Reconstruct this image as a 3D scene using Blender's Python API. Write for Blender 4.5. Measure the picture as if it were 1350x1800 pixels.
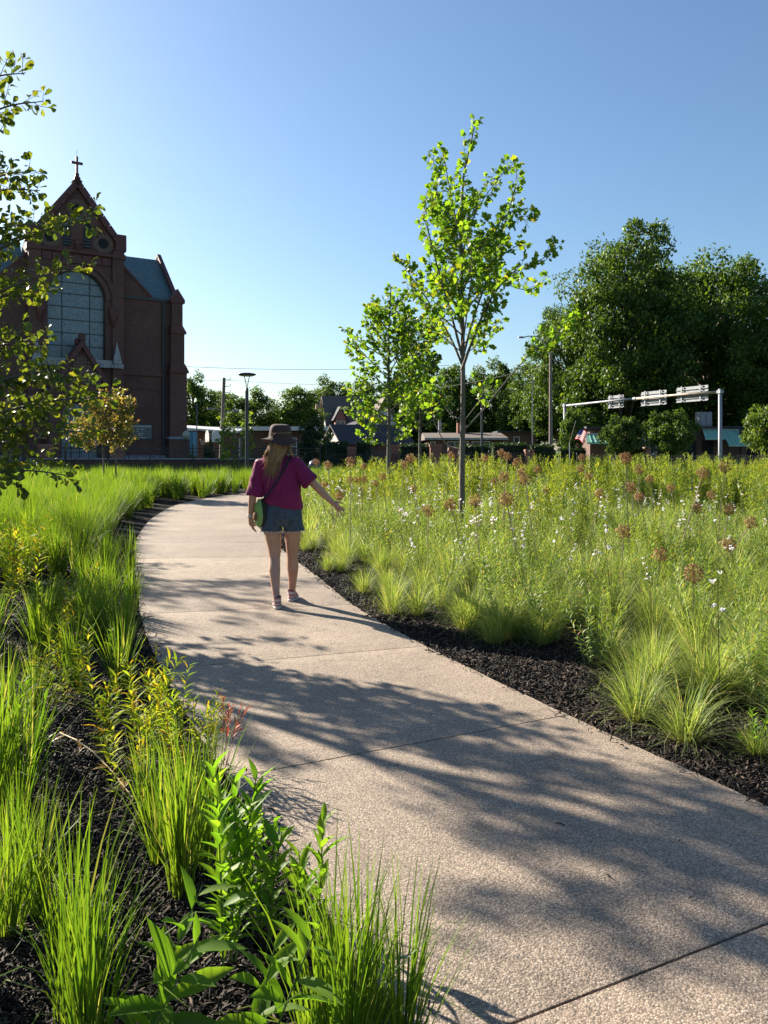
import bpy, bmesh, math, random
import numpy as np
from mathutils import Vector, Matrix, noise as mnoise

# ------------------------------------------------------------------ camera, sky, sun, exposure
scene = bpy.context.scene
for _o in list(bpy.data.objects):
    bpy.data.objects.remove(_o)
R_ = math.radians
FPX, CX, HY, CH = 1400.0, 675.0, 790.0, 1.45      # focal length, centre column, horizon row (in photo pixels), eye height

cam_d = bpy.data.cameras.new('camera')
cam = bpy.data.objects.new('camera', cam_d)
scene.collection.objects.link(cam)
cam.location = (0, 0, CH)
cam.rotation_euler = (R_(90), 0, 0)
cam_d.sensor_fit = 'VERTICAL'
cam_d.sensor_height = 36.0
cam_d.sensor_width = 27.0
cam_d.lens = 28.0
cam_d.shift_y = -(900 - HY) / 1800.0
cam_d.clip_start = 0.05
cam_d.clip_end = 3000
scene.camera = cam

SUN_EL, SUN_AZ = 25.0, 49.0                        # azimuth: degrees from +Y towards -X
world = bpy.data.worlds.new('World')
scene.world = world
world.use_nodes = True
wn = world.node_tree
bg = wn.nodes['Background']
sky = wn.nodes.new('ShaderNodeTexSky')
sky.sky_type = 'NISHITA'
sky.sun_disc = False
sky.sun_elevation = R_(SUN_EL)
sky.sun_rotation = R_(-SUN_AZ)
sky.altitude = 100
sky.air_density = 1.2
sky.dust_density = 0.9
sky.ozone_density = 5.0
tint = wn.nodes.new('ShaderNodeMix'); tint.data_type = 'RGBA'; tint.blend_type = 'MULTIPLY'
tint.inputs[0].default_value = 1.0; tint.inputs[7].default_value = (0.99, 0.99, 0.97, 1)   # camera white balance, even over the whole sky
wn.links.new(sky.outputs[0], tint.inputs[6]); wn.links.new(tint.outputs[2], bg.inputs[0])
bg.inputs[1].default_value = 0.054

sd = bpy.data.lights.new('sun', 'SUN')
sd.energy = 5.0
sd.angle = R_(0.55)
sd.color = (1.0, 0.91, 0.76)
sun = bpy.data.objects.new('sun', sd)
scene.collection.objects.link(sun)
_az, _el = R_(SUN_AZ), R_(SUN_EL)
SUNDIR = Vector((-math.sin(_az) * math.cos(_el), math.cos(_az) * math.cos(_el), math.sin(_el)))
sun.rotation_euler = (-SUNDIR).to_track_quat('-Z', 'Y').to_euler()
sun.location = (-30, 26, 20)

scene.view_settings.view_transform = 'Standard'
scene.view_settings.look = 'None'
scene.view_settings.gamma = 1.0
scene.view_settings.use_curve_mapping = False
scene.view_settings.exposure = 1.68
scene.cycles.use_denoising = True
scene.cycles.max_bounces = 8
scene.cycles.transparent_max_bounces = 8

# ------------------------------------------------------------------ helpers
rng = np.random.default_rng(7)
rnd = random.Random(7)
COL = scene.collection

def PX(x, y, d):
    """point of the place seen at photo pixel (x, y) at distance d"""
    return Vector(((x - CX) / FPX * d, d, CH + (HY - y) / FPX * d))

def GP(x, y, z=0.0):
    """point on level ground z seen at photo pixel (x, y)"""
    d = (CH - z) * FPX / (y - HY)
    return Vector(((x - CX) / FPX * d, d, z))

def tag(o, label=None, cat=None, group=None, kind=None):
    if label: o['label'] = label
    if cat: o['category'] = cat
    if group: o['group'] = group
    if kind: o['kind'] = kind
    return o

def empty(name, loc=(0, 0, 0), rz=0.0, parent=None):
    o = bpy.data.objects.new(name, None)
    COL.objects.link(o)
    o.location = loc
    o.rotation_euler = (0, 0, rz)
    o.empty_display_size = 0.1
    if parent: o.parent = parent
    return o

def link(name, me, mat=None, parent=None, loc=None, smooth=False):
    o = bpy.data.objects.new(name, me)
    COL.objects.link(o)
    if mat is not None and len(me.materials) == 0:
        me.materials.append(mat)
    if parent: o.parent = parent
    if loc is not None: o.location = loc
    if smooth: me.shade_smooth()
    return o

def copy_tree(o, parent=None):
    c = o.copy()
    COL.objects.link(c)
    c.parent = parent
    for ch in list(o.children):
        copy_tree(ch, c)
    return c

class MB:
    """collects shapes into one mesh"""
    def __init__(s): s.v = []; s.f = []
    def add(s, vs, fs):
        k = len(s.v)
        s.v += [tuple(p) for p in vs]
        s.f += [tuple(i + k for i in f) for f in fs]
        return s
    def box(s, x0, x1, y0, y1, z0, z1):
        v = [(x0,y0,z0),(x1,y0,z0),(x1,y1,z0),(x0,y1,z0),(x0,y0,z1),(x1,y0,z1),(x1,y1,z1),(x0,y1,z1)]
        return s.add(v, [(0,3,2,1),(4,5,6,7),(0,1,5,4),(1,2,6,5),(2,3,7,6),(3,0,4,7)])
    def bbox(s, x0, x1, y0, y1, z0, z1, b=0.01):
        """box with chamfered vertical and top edges"""
        c = [(x0+b,y0),(x1-b,y0),(x1,y0+b),(x1,y1-b),(x1-b,y1),(x0+b,y1),(x0,y1-b),(x0,y0+b)]
        c2 = [(min(max(x,x0+b),x1-b), min(max(y,y0+b),y1-b)) for x, y in c]
        v = [(x,y,z0) for x,y in c] + [(x,y,z1-b) for x,y in c] + [(x,y,z1) for x,y in c2]
        f = [tuple(range(7,-1,-1))]
        for r in range(2):
            for i in range(8):
                j = (i+1) % 8
                f.append((r*8+i, r*8+j, r*8+8+j, r*8+8+i))
        f.append(tuple(range(16,24)))
        return s.add(v, f)
    def prism(s, poly, y0, y1):
        """polygon in x,z pulled along y"""
        n = len(poly)
        v = [(x,y0,z) for x,z in poly] + [(x,y1,z) for x,z in poly]
        f = [tuple(range(n)), tuple(range(2*n-1, n-1, -1))]
        for i in range(n):
            j = (i+1) % n
            f.append((j, i, n+i, n+j))
        return s.add(v, f)
    def prismx(s, poly, x0, x1):
        """polygon in y,z pulled along x"""
        n = len(poly)
        v = [(x0,y,z) for y,z in poly] + [(x1,y,z) for y,z in poly]
        f = [tuple(range(n-1,-1,-1)), tuple(range(n, 2*n))]
        for i in range(n):
            j = (i+1) % n
            f.append((i, j, n+j, n+i))
        return s.add(v, f)
    def tube(s, pts, rad, n=8, cap=True):
        pts = [Vector(p) for p in pts]
        m = len(pts)
        if not hasattr(rad, '__len__'): rad = [rad]*m
        t0 = (pts[1]-pts[0]).normalized()
        a = t0.orthogonal().normalized()
        vs, fs = [], []
        for i, p in enumerate(pts):
            t = (pts[min(i+1,m-1)] - pts[max(i-1,0)])
            t = t.normalized() if t.length > 1e-9 else t0
            a = (a - t*a.dot(t))
            a = a.normalized() if a.length > 1e-6 else t.orthogonal().normalized()
            b = t.cross(a)
            for k in range(n):
                w = 2*math.pi*k/n
                vs.append(p + (a*math.cos(w) + b*math.sin(w))*rad[i])
        for i in range(m-1):
            for k in range(n):
                k2 = (k+1) % n
                fs.append((i*n+k, i*n+k2, (i+1)*n+k2, (i+1)*n+k))
        if cap:
            fs.append(tuple(range(n-1,-1,-1)))
            fs.append(tuple((m-1)*n+k for k in range(n)))
        return s.add(vs, fs)
    def lathe(s, prof, n=20, c=(0,0,0)):
        """profile of (radius, z) turned about z"""
        vs, fs = [], []
        m = len(prof)
        for r, z in prof:
            for k in range(n):
                w = 2*math.pi*k/n
                vs.append((c[0]+r*math.cos(w), c[1]+r*math.sin(w), c[2]+z))
        for i in range(m-1):
            for k in range(n):
                k2 = (k+1) % n
                fs.append((i*n+k, i*n+k2, (i+1)*n+k2, (i+1)*n+k))
        fs.append(tuple(range(n-1,-1,-1)))
        fs.append(tuple((m-1)*n+k for k in range(n)))
        return s.add(vs, fs)
    def mesh(s, name):
        me = bpy.data.meshes.new(name)
        me.from_pydata(s.v, [], s.f)
        me.update()
        return me
    def build(s, name, mat, parent=None, loc=None, smooth=False):
        return link(name, s.mesh(name), mat, parent, loc, smooth)

def np_mesh(name, V, Q=None, T=None, rn=None, tip=None, smooth=False):
    """fast mesh from numpy: V (n,3), quads Q (m,4), triangles T (k,3), per-point attributes"""
    me = bpy.data.meshes.new(name)
    V = np.ascontiguousarray(V, dtype=np.float32)
    nq = 0 if Q is None else len(Q)
    nt = 0 if T is None else len(T)
    me.vertices.add(len(V))
    me.vertices.foreach_set('co', V.ravel())
    parts, starts = [], []
    if nq:
        parts.append(np.asarray(Q, dtype=np.int32).ravel()); starts.append(np.arange(nq)*4)
    if nt:
        parts.append(np.asarray(T, dtype=np.int32).ravel()); starts.append(nq*4 + np.arange(nt)*3)
    loops = np.concatenate(parts)
    me.loops.add(len(loops))
    me.loops.foreach_set('vertex_index', loops)
    me.polygons.add(nq+nt)
    me.polygons.foreach_set('loop_start', np.concatenate(starts).astype(np.int32))
    me.update(calc_edges=True)
    if rn is not None:
        a = me.attributes.new('rnd', 'FLOAT', 'POINT'); a.data.foreach_set('value', np.asarray(rn, dtype=np.float32))
    if tip is not None:
        a = me.attributes.new('tip', 'FLOAT', 'POINT'); a.data.foreach_set('value', np.asarray(tip, dtype=np.float32))
    if smooth: me.shade_smooth()
    return me

def frames(d, up):
    """rotation matrices with local y along d and local z near up; d, up (N,3)"""
    d = d / np.maximum(np.linalg.norm(d, axis=1, keepdims=True), 1e-9)
    x = np.cross(d, up)
    n = np.linalg.norm(x, axis=1, keepdims=True)
    alt = np.cross(d, np.tile([[0.31, 0.77, 0.55]], (len(d), 1)))
    x = np.where(n < 1e-4, alt, x)
    x = x / np.linalg.norm(x, axis=1, keepdims=True)
    z = np.cross(x, d)
    return np.stack([x, d, z], axis=2)

def scatter(name, tv, tf, pos, Rm, sc, rn):
    """join N copies of a template (verts tv, faces tf) into one mesh"""
    N, k = len(pos), len(tv)
    tv = np.asarray(tv, dtype=np.float64)
    V = np.einsum('nij,kj->nki', Rm, tv) * np.asarray(sc).reshape(N, 1, 1) + pos[:, None, :]
    off = (np.arange(N)*k)[:, None, None]
    q = [f for f in tf if len(f) == 4]; t = [f for f in tf if len(f) == 3]
    Q = (np.array(q)[None] + off).reshape(-1, 4) if q else None
    T = (np.array(t)[None] + off).reshape(-1, 3) if t else None
    return np_mesh(name, V.reshape(-1, 3), Q, T, np.repeat(rn, k))

def unit(a):
    return a / np.maximum(np.linalg.norm(a, axis=-1, keepdims=True), 1e-9)

def catmull(pts, n):
    """smooth polyline with n samples per span"""
    pts = [np.array(p, dtype=float) for p in pts]
    P = [2*pts[0]-pts[1]] + pts + [2*pts[-1]-pts[-2]]
    out = []
    for i in range(1, len(P)-2):
        for k in range(n):
            t = k/n
            a, b, c, d = P[i-1], P[i], P[i+1], P[i+2]
            out.append(0.5*((2*b)+(-a+c)*t+(2*a-5*b+4*c-d)*t*t+(-a+3*b-3*c+d)*t**3))
    out.append(pts[-1])
    return np.array(out)

# ------------------------------------------------------------------ materials
class NT:
    def __init__(s, name):
        s.m = bpy.data.materials.new(name)
        s.m.use_nodes = True
        s.t = s.m.node_tree
        s.b = s.t.nodes['Principled BSDF']
        s.out = s.t.nodes['Material Output']
    def n(s, typ, **kw):
        nd = s.t.nodes.new(typ)
        for k, v in kw.items(): setattr(nd, k, v)
        return nd
    def l(s, a, b): s.t.links.new(a, b)
    def ramp(s, fac, stops):
        r = s.n('ShaderNodeValToRGB')
        e = r.color_ramp.elements
        while len(e) < len(stops): e.new(0.5)
        for i, (p, c) in enumerate(stops):
            e[i].position = p
            e[i].color = (c[0], c[1], c[2], 1)
        if fac is not None: s.l(fac, r.inputs[0])
        return r
    def mix(s, fac, a, b, mode='MIX'):
        m = s.n('ShaderNodeMix', data_type='RGBA', blend_type=mode)
        for val, k in ((fac, 0), (a, 6), (b, 7)):
            if hasattr(val, 'is_output') or isinstance(val, bpy.types.NodeSocket): s.l(val, m.inputs[k])
            elif k == 0: m.inputs[0].default_value = val
            else: m.inputs[k].default_value = (val[0], val[1], val[2], 1)
        return m.outputs[2]
    def math(s, op, a, b=None):
        m = s.n('ShaderNodeMath', operation=op)
        for i, v in enumerate((a, b)):
            if v is None: continue
            if isinstance(v, bpy.types.NodeSocket): s.l(v, m.inputs[i])
            else: m.inputs[i].default_value = v
        return m.outputs[0]
    def coord(s, kind='Object', scale=None):
        c = s.n('ShaderNodeTexCoord').outputs[kind]
        if scale is None: return c
        mp = s.n('ShaderNodeMapping')
        mp.inputs['Scale'].default_value = scale if hasattr(scale, '__len__') else (scale,)*3
        s.l(c, mp.inputs[0])
        return mp.outputs[0]
    def noise(s, vec, scale, detail=4, rough=0.55):
        nd = s.n('ShaderNodeTexNoise')
        nd.inputs['Scale'].default_value = scale
        nd.inputs['Detail'].default_value = detail
        nd.inputs['Roughness'].default_value = rough
        if vec is not None: s.l(vec, nd.inputs['Vector'])
        return nd.outputs['Fac']
    def bump(s, h, strength=0.4, dist=0.01, nrm=None):
        b = s.n('ShaderNodeBump')
        b.inputs['Strength'].default_value = strength
        b.inputs['Distance'].default_value = dist
        s.l(h, b.inputs['Height'])
        if nrm is not None: s.l(nrm, b.inputs['Normal'])
        return b.outputs[0]
    def set(s, **kw):
        for k, v in kw.items():
            i = s.b.inputs[k.replace('_', ' ')]
            if isinstance(v, bpy.types.NodeSocket): s.l(v, i)
            elif isinstance(v, tuple) and len(v) == 3: i.default_value = (*v, 1)
            else: i.default_value = v
        return s

def plain(name, c, rough=0.6, var=0.18, scale=6.0, bump=0.15, metal=0.0, dist=0.004, kind='Object'):
    """paint, metal, cloth or stone with uneven tone and fine relief"""
    s = NT(name)
    co = s.coord(kind)
    n1 = s.noise(co, scale, 6)
    d = tuple(max(0, x*(1-var)) for x in c); e = tuple(min(1, x*(1+var)) for x in c)
    s.set(Base_Color=s.ramp(n1, [(0.3, d), (0.7, e)]).outputs[0], Roughness=rough, Metallic=metal)
    if bump: s.l(s.bump(s.noise(co, scale*9, 3), bump, dist), s.b.inputs['Normal'])
    return s.m

def leafmat(name, stops, trans=0.45, ty=(1.35, 1.25, 0.55), rough=0.45, spec=0.35, tipstops=None):
    """thin foliage: reflects and lets light through; tone differs from leaf to leaf"""
    s = NT(name)
    a = s.n('ShaderNodeAttribute', attribute_name='rnd')
    oi = s.n('ShaderNodeObjectInfo')
    f = s.math('FRACT', s.math('ADD', a.outputs['Fac'], oi.outputs['Random']))
    col = s.ramp(f, stops).outputs[0]
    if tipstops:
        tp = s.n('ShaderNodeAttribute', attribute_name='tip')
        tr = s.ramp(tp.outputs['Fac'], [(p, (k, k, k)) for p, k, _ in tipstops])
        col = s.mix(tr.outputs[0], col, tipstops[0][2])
    s.set(Base_Color=col, Roughness=rough)
    s.b.inputs['Specular IOR Level'].default_value = spec
    tl = s.n('ShaderNodeBsdfTranslucent')
    s.l(s.mix(1.0, col, ty, 'MULTIPLY'), tl.inputs['Color'])
    mx = s.n('ShaderNodeMixShader')
    mx.inputs[0].default_value = trans
    s.l(s.b.outputs[0], mx.inputs[1]); s.l(tl.outputs[0], mx.inputs[2])
    s.l(mx.outputs[0], s.out.inputs['Surface'])
    return s.m

def brickmat(name, c1, c2, mortar, scale=1.0, bw=0.215, bh=0.075, mort=0.010):
    s = NT(name)
    c = s.n('ShaderNodeTexCoord').outputs['Object']
    sp = s.n('ShaderNodeSeparateXYZ'); s.l(c, sp.inputs[0])
    cb = s.n('ShaderNodeCombineXYZ')
    s.l(s.math('ADD', sp.outputs[0], sp.outputs[1]), cb.inputs[0]); s.l(sp.outputs[2], cb.inputs[1])
    b = s.n('ShaderNodeTexBrick')
    s.l(cb.outputs[0], b.inputs['Vector'])
    b.inputs['Scale'].default_value = scale
    b.inputs['Brick Width'].default_value = bw
    b.inputs['Row Height'].default_value = bh
    b.inputs['Mortar Size'].default_value = mort
    b.inputs['Mortar Smooth'].default_value = 0.3
    b.inputs['Color1'].default_value = (*c1, 1); b.inputs['Color2'].default_value = (*c2, 1)
    b.inputs['Mortar'].default_value = (*mortar, 1)
    n1 = s.noise(c, 0.5, 5)
    col = s.mix(0.55, b.outputs['Color'], s.ramp(n1, [(0.3, (0.55,)*3), (0.7, (1.15,)*3)]).outputs[0], 'MULTIPLY')
    s.set(Base_Color=col, Roughness=0.85)
    s.l(s.bump(s.math('SUBTRACT', 1.0, b.outputs['Fac']), 0.5, 0.01), s.b.inputs['Normal'])
    return s.m

M = {}
def setup_materials():
    # exposed-aggregate concrete
    s = NT('exposed_aggregate')
    g = s.n('ShaderNodeNewGeometry').outputs['Position']
    v = s.n('ShaderNodeTexVoronoi'); v.inputs['Scale'].default_value = 150; s.l(g, v.inputs['Vector'])
    v2 = s.n('ShaderNodeTexVoronoi'); v2.inputs['Scale'].default_value = 260; s.l(g, v2.inputs['Vector'])
    sp = s.n('ShaderNodeSeparateColor'); s.l(v.outputs['Color'], sp.inputs[0])
    peb = s.ramp(sp.outputs[0], [(0, (0.09, 0.075, 0.065)), (0.2, (0.29, 0.225, 0.17)), (0.55, (0.37, 0.285, 0.215)), (0.85, (0.48, 0.375, 0.28)), (1, (0.56, 0.47, 0.39))]).outputs[0]
    edge = s.ramp(v.outputs['Distance'], [(0.35, (0, 0, 0)), (0.75, (1, 1, 1))]).outputs[0]
    col = s.mix(edge, peb, (0.20, 0.155, 0.12))
    big = s.noise(g, 1.1, 6, 0.6)
    col = s.mix(0.8, col, s.ramp(big, [(0.3, (0.70, 0.69, 0.68)), (0.7, (1.10, 1.08, 1.06))]).outputs[0], 'MULTIPLY')
    st = s.noise(g, 7.0, 6, 0.7)
    col = s.mix(0.5, col, s.ramp(st, [(0.34, (0.62, 0.61, 0.60)), (0.52, (1, 1, 1))]).outputs[0], 'MULTIPLY')
    oi = s.n('ShaderNodeObjectInfo')
    col = s.mix(1.0, col, s.ramp(oi.outputs['Random'], [(0, (0.86, 0.86, 0.87)), (1, (1.06, 1.05, 1.03))]).outputs[0], 'MULTIPLY')   # slab to slab tone
    s.set(Base_Color=col, Roughness=0.8)
    h = s.math('ADD', s.math('MULTIPLY', v.outputs['Distance'], -1.0), s.math('MULTIPLY', v2.outputs['Distance'], -0.3))
    s.l(s.bump(h, 0.5, 0.0035), s.b.inputs['Normal'])
    M['path'] = s.m
    # bark mulch
    s = NT('bark_mulch')
    g = s.n('ShaderNodeNewGeometry').outputs['Position']
    mp = s.n('ShaderNodeMapping'); mp.inputs['Scale'].default_value = (1, 2.2, 1); mp.inputs['Rotation'].default_value = (0, 0, 0.5); s.l(g, mp.inputs[0])
    n1 = s.noise(mp.outputs[0], 60, 8, 0.75); n2 = s.noise(g, 9, 5)
    s.set(Base_Color=s.ramp(n1, [(0.35, (0.006, 0.005, 0.004)), (0.6, (0.022, 0.016, 0.012)), (0.85, (0.06, 0.045, 0.034))]).outputs[0], Roughness=0.95, Specular_IOR_Level=0.12)
    s.l(s.bump(s.math('ADD', n1, s.math('MULTIPLY', n2, 1.4)), 1.0, 0.035), s.b.inputs['Normal'])
    M['mulch'] = s.m
    s = NT('bark_chip')
    oi = s.n('ShaderNodeObjectInfo')
    s.set(Base_Color=s.ramp(oi.outputs['Random'], [(0, (0.006, 0.004, 0.0032)), (0.5, (0.020, 0.013, 0.0095)), (0.88, (0.050, 0.033, 0.024)), (1, (0.17, 0.12, 0.088))]).outputs[0], Roughness=0.75, Specular_IOR_Level=0.25)
    M['chip'] = s.m
    # lawn and road far off
    s = NT('lawn')
    g = s.n('ShaderNodeNewGeometry').outputs['Position']
    s.set(Base_Color=s.ramp(s.noise(g, 2.0, 8, 0.7), [(0.3, (0.05, 0.085, 0.016)), (0.7, (0.11, 0.15, 0.035))]).outputs[0], Roughness=0.9)
    s.l(s.bump(s.noise(g, 40, 4), 1, 0.05), s.b.inputs['Normal'])
    M['lawn'] = s.m
    M['asphalt'] = plain('asphalt', (0.05, 0.05, 0.052), 0.9, 0.25, 8, 0.6, kind='Object')
    # foliage
    G = leafmat
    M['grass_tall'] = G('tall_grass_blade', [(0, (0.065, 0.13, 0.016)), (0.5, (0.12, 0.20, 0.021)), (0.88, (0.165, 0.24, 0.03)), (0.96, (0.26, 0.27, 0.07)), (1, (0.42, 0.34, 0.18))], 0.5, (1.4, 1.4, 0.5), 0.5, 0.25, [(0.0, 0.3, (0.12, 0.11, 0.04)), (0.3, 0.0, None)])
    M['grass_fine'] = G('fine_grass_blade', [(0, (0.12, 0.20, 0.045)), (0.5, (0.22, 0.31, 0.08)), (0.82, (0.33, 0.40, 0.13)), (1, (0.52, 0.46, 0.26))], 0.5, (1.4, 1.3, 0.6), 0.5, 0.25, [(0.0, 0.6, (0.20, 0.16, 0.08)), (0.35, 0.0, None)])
    M['amsonia'] = G('narrow_leaf', [(0, (0.13, 0.22, 0.022)), (0.6, (0.24, 0.31, 0.03)), (0.88, (0.36, 0.34, 0.035)), (1, (0.46, 0.27, 0.04))], 0.55, (1.45, 1.35, 0.5), 0.6, 0.12)
    M['amsonia_back'] = G('narrow_leaf_back', [(0, (0.12, 0.20, 0.03)), (0.5, (0.21, 0.28, 0.04)), (0.9, (0.32, 0.35, 0.055)), (1, (0.38, 0.33, 0.07))], 0.5, (1.4, 1.3, 0.5), 0.45, 0.3)
    M['gaura'] = G('meadow_leaf', [(0, (0.13, 0.22, 0.04)), (0.6, (0.21, 0.30, 0.055)), (0.92, (0.29, 0.36, 0.08)), (1, (0.34, 0.18, 0.09))], 0.45, (1.4, 1.3, 0.6))
    M['red_leaf'] = G('red_leaf', [(0, (0.20, 0.05, 0.035)), (0.6, (0.30, 0.08, 0.05)), (1, (0.20, 0.10, 0.06))], 0.4, (1.4, 1.0, 0.7))
    M['broad'] = G('broad_leaf', [(0, (0.085, 0.19, 0.02)), (0.6, (0.13, 0.25, 0.026)), (1, (0.19, 0.30, 0.034))], 0.62, (1.5, 1.45, 0.5), 0.5, 0.3)
    M['dry_leaf'] = G('dry_leaf', [(0, (0.30, 0.16, 0.04)), (0.6, (0.38, 0.24, 0.07)), (1, (0.42, 0.32, 0.16))], 0.4, (1.2, 1.1, 0.8))
    M['oak'] = G('oak_leaf', [(0, (0.055, 0.09, 0.018)), (0.5, (0.095, 0.135, 0.022)), (0.9, (0.16, 0.19, 0.03)), (1, (0.19, 0.175, 0.035))], 0.48, (1.6, 1.5, 0.45), 0.4, 0.4)
    M['tulip'] = G('tulip_leaf', [(0, (0.09, 0.18, 0.026)), (0.5, (0.13, 0.235, 0.032)), (0.88, (0.19, 0.28, 0.036)), (0.98, (0.28, 0.29, 0.035)), (1, (0.32, 0.26, 0.035))], 0.58, (1.5, 1.45, 0.45), 0.5, 0.3)
    M['rusty'] = G('turning_leaf', [(0, (0.12, 0.15, 0.035)), (0.5, (0.20, 0.20, 0.05)), (0.8, (0.30, 0.24, 0.07)), (1, (0.34, 0.16, 0.06))], 0.45, (1.3, 1.15, 0.6))
    M['dark_tree'] = G('dark_tree_leaf', [(0, (0.028, 0.06, 0.013)), (0.5, (0.055, 0.105, 0.02)), (0.85, (0.095, 0.16, 0.028)), (1, (0.15, 0.22, 0.036))], 0.42, (1.4, 1.35, 0.4), 0.5, 0.25)
    M['mid_tree'] = G('mid_tree_leaf', [(0, (0.04, 0.08, 0.018)), (0.5, (0.065, 0.12, 0.022)), (1, (0.11, 0.175, 0.034))], 0.38, (1.4, 1.3, 0.45), 0.5, 0.25)
    M['fresh_tree'] = G('fresh_tree_leaf', [(0, (0.06, 0.12, 0.02)), (0.5, (0.10, 0.17, 0.025)), (1, (0.17, 0.22, 0.03))], 0.45, (1.4, 1.3, 0.45))
    M['hedge'] = G('hedge_leaf', [(0, (0.015, 0.035, 0.010)), (0.6, (0.025, 0.055, 0.013)), (1, (0.05, 0.085, 0.02))], 0.25, (1.3, 1.3, 0.4), 0.5, 0.3)
    M['petal'] = G('white_petal', [(0, (0.75, 0.72, 0.72)), (0.8, (0.82, 0.80, 0.80)), (1, (0.80, 0.62, 0.66))], 0.35, (1, 1, 1), 0.6, 0.2)
    M['seed'] = G('dry_seed_head', [(0, (0.17, 0.095, 0.05)), (0.6, (0.29, 0.175, 0.09)), (1, (0.44, 0.30, 0.17))], 0.3, (1.3, 1.05, 0.8), 0.7, 0.1)
    M['straw'] = plain('dry_stem', (0.42, 0.32, 0.17), 0.7, 0.25, 20, 0.2)
    M['stem'] = plain('green_stem', (0.11, 0.16, 0.035), 0.55, 0.25, 30, 0.1)
    M['red_stem'] = plain('red_stem', (0.14, 0.07, 0.04), 0.6, 0.25, 30, 0.1)
    def bark(name, c, sc):
        s = NT(name)
        co = s.coord('Object', (sc, sc, sc*0.22))
        n1 = s.noise(co, 9, 6, 0.65)
        s.set(Base_Color=s.ramp(n1, [(0.3, tuple(x*0.5 for x in c)), (0.6, c), (0.8, tuple(min(1, x*1.4) for x in c))]).outputs[0], Roughness=0.85)
        s.l(s.bump(n1, 0.7, 0.02), s.b.inputs['Normal'])
        return s.m
    M['bark_young'] = bark('young_bark', (0.135, 0.115, 0.097), 3.0)
    M['bark_old'] = bark('old_bark', (0.11, 0.09, 0.07), 1.0)
    # masonry
    M['brick_church'] = brickmat('church_brick', (0.125, 0.034, 0.025), (0.058, 0.018, 0.016), (0.20, 0.135, 0.11))
    M['brick_red'] = brickmat('red_brick', (0.34, 0.105, 0.06), (0.26, 0.082, 0.05), (0.27, 0.19, 0.15))
    M['brick_orange'] = brickmat('orange_brick', (0.42, 0.17, 0.10), (0.34, 0.13, 0.08), (0.36, 0.28, 0.22))
    M['brick_brown'] = brickmat('brown_brick', (0.13, 0.058, 0.043), (0.10, 0.045, 0.036), (0.15, 0.115, 0.095))
    M['terracotta'] = plain('dark_terracotta', (0.085, 0.022, 0.019), 0.6, 0.3, 3, 0.3)
    M['stone'] = plain('grey_stone', (0.30, 0.30, 0.30), 0.85, 0.3, 3, 0.4)
    M['stone_blue'] = plain('blue_grey_stone', (0.19, 0.215, 0.24), 0.85, 0.3, 4, 0.5)
    M['voussoir'] = plain('pale_voussoir', (0.15, 0.098, 0.082), 0.8, 0.3, 6, 0.3)
    s = NT('slate')
    c = s.n('ShaderNodeTexCoord').outputs['Object']
    sp = s.n('ShaderNodeSeparateXYZ'); s.l(c, sp.inputs[0])
    cb = s.n('ShaderNodeCombineXYZ'); s.l(sp.outputs[0], cb.inputs[0]); s.l(sp.outputs[2], cb.inputs[1])
    b = s.n('ShaderNodeTexBrick'); s.l(cb.outputs[0], b.inputs['Vector'])
    b.inputs['Scale'].default_value = 1; b.inputs['Brick Width'].default_value = 0.35; b.inputs['Row Height'].default_value = 0.2
    b.inputs['Mortar Size'].default_value = 0.018
    b.inputs['Color1'].default_value = (0.10, 0.17, 0.17, 1); b.inputs['Color2'].default_value = (0.072, 0.135, 0.14, 1); b.inputs['Mortar'].default_value = (0.05, 0.075, 0.09, 1)
    s.set(Base_Color=b.outputs['Color'], Roughness=0.5)
    s.l(s.bump(s.math('SUBTRACT', 1.0, b.outputs['Fac']), 0.6, 0.02), s.b.inputs['Normal'])
    M['slate'] = s.m
    # stained glass seen from outside
    s = NT('leaded_glass')
    c = s.n('ShaderNodeTexCoord').outputs['Object']
    v = s.n('ShaderNodeTexVoronoi', feature='DISTANCE_TO_EDGE'); v.inputs['Scale'].default_value = 7; s.l(c, v.inputs['Vector'])
    v2 = s.n('ShaderNodeTexVoronoi'); v2.inputs['Scale'].default_value = 7; s.l(c, v2.inputs['Vector'])
    sp = s.n('ShaderNodeSeparateColor'); s.l(v2.outputs['Color'], sp.inputs[0])
    base = s.ramp(sp.outputs[0], [(0, (0.072, 0.115, 0.145)), (0.5, (0.10, 0.15, 0.18)), (1, (0.135, 0.185, 0.21))]).outputs[0]
    lead = s.ramp(v.outputs['Distance'], [(0.02, (0, 0, 0)), (0.06, (1, 1, 1))]).outputs[0]
    s.set(Base_Color=s.mix(lead, (0.21, 0.24, 0.255), base), Roughness=0.35)
    M['glass_church'] = s.m
    M['lead'] = plain('dark_lead', (0.035, 0.04, 0.045), 0.6, 0.2, 10, 0.1)
    M['black_void'] = plain('dark_opening', (0.012, 0.012, 0.013), 0.9, 0.2, 5, 0.1)
    M['iron'] = plain('black_iron', (0.014, 0.014, 0.015), 0.45, 0.2, 12, 0.1)
    M['lamp_black'] = plain('lamp_black_paint', (0.018, 0.019, 0.022), 0.35, 0.15, 8, 0.05)
    M['lens'] = plain('lamp_lens', (0.55, 0.56, 0.56), 0.3, 0.08, 8, 0.05)
    M['galv'] = plain('galvanised_steel', (0.20, 0.215, 0.24), 0.55, 0.2, 5, 0.15, 0.2)
    M['rusty_steel'] = plain('rust_streaked_steel', (0.36, 0.28, 0.22), 0.6, 0.35, 2.5, 0.2, 0.2)
    M['alu'] = plain('aluminium_sheet', (0.19, 0.20, 0.215), 0.65, 0.25, 4, 0.05, 0.1)
    M['wood_pole'] = bark('weathered_pole', (0.22, 0.18, 0.15), 2.0)
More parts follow.
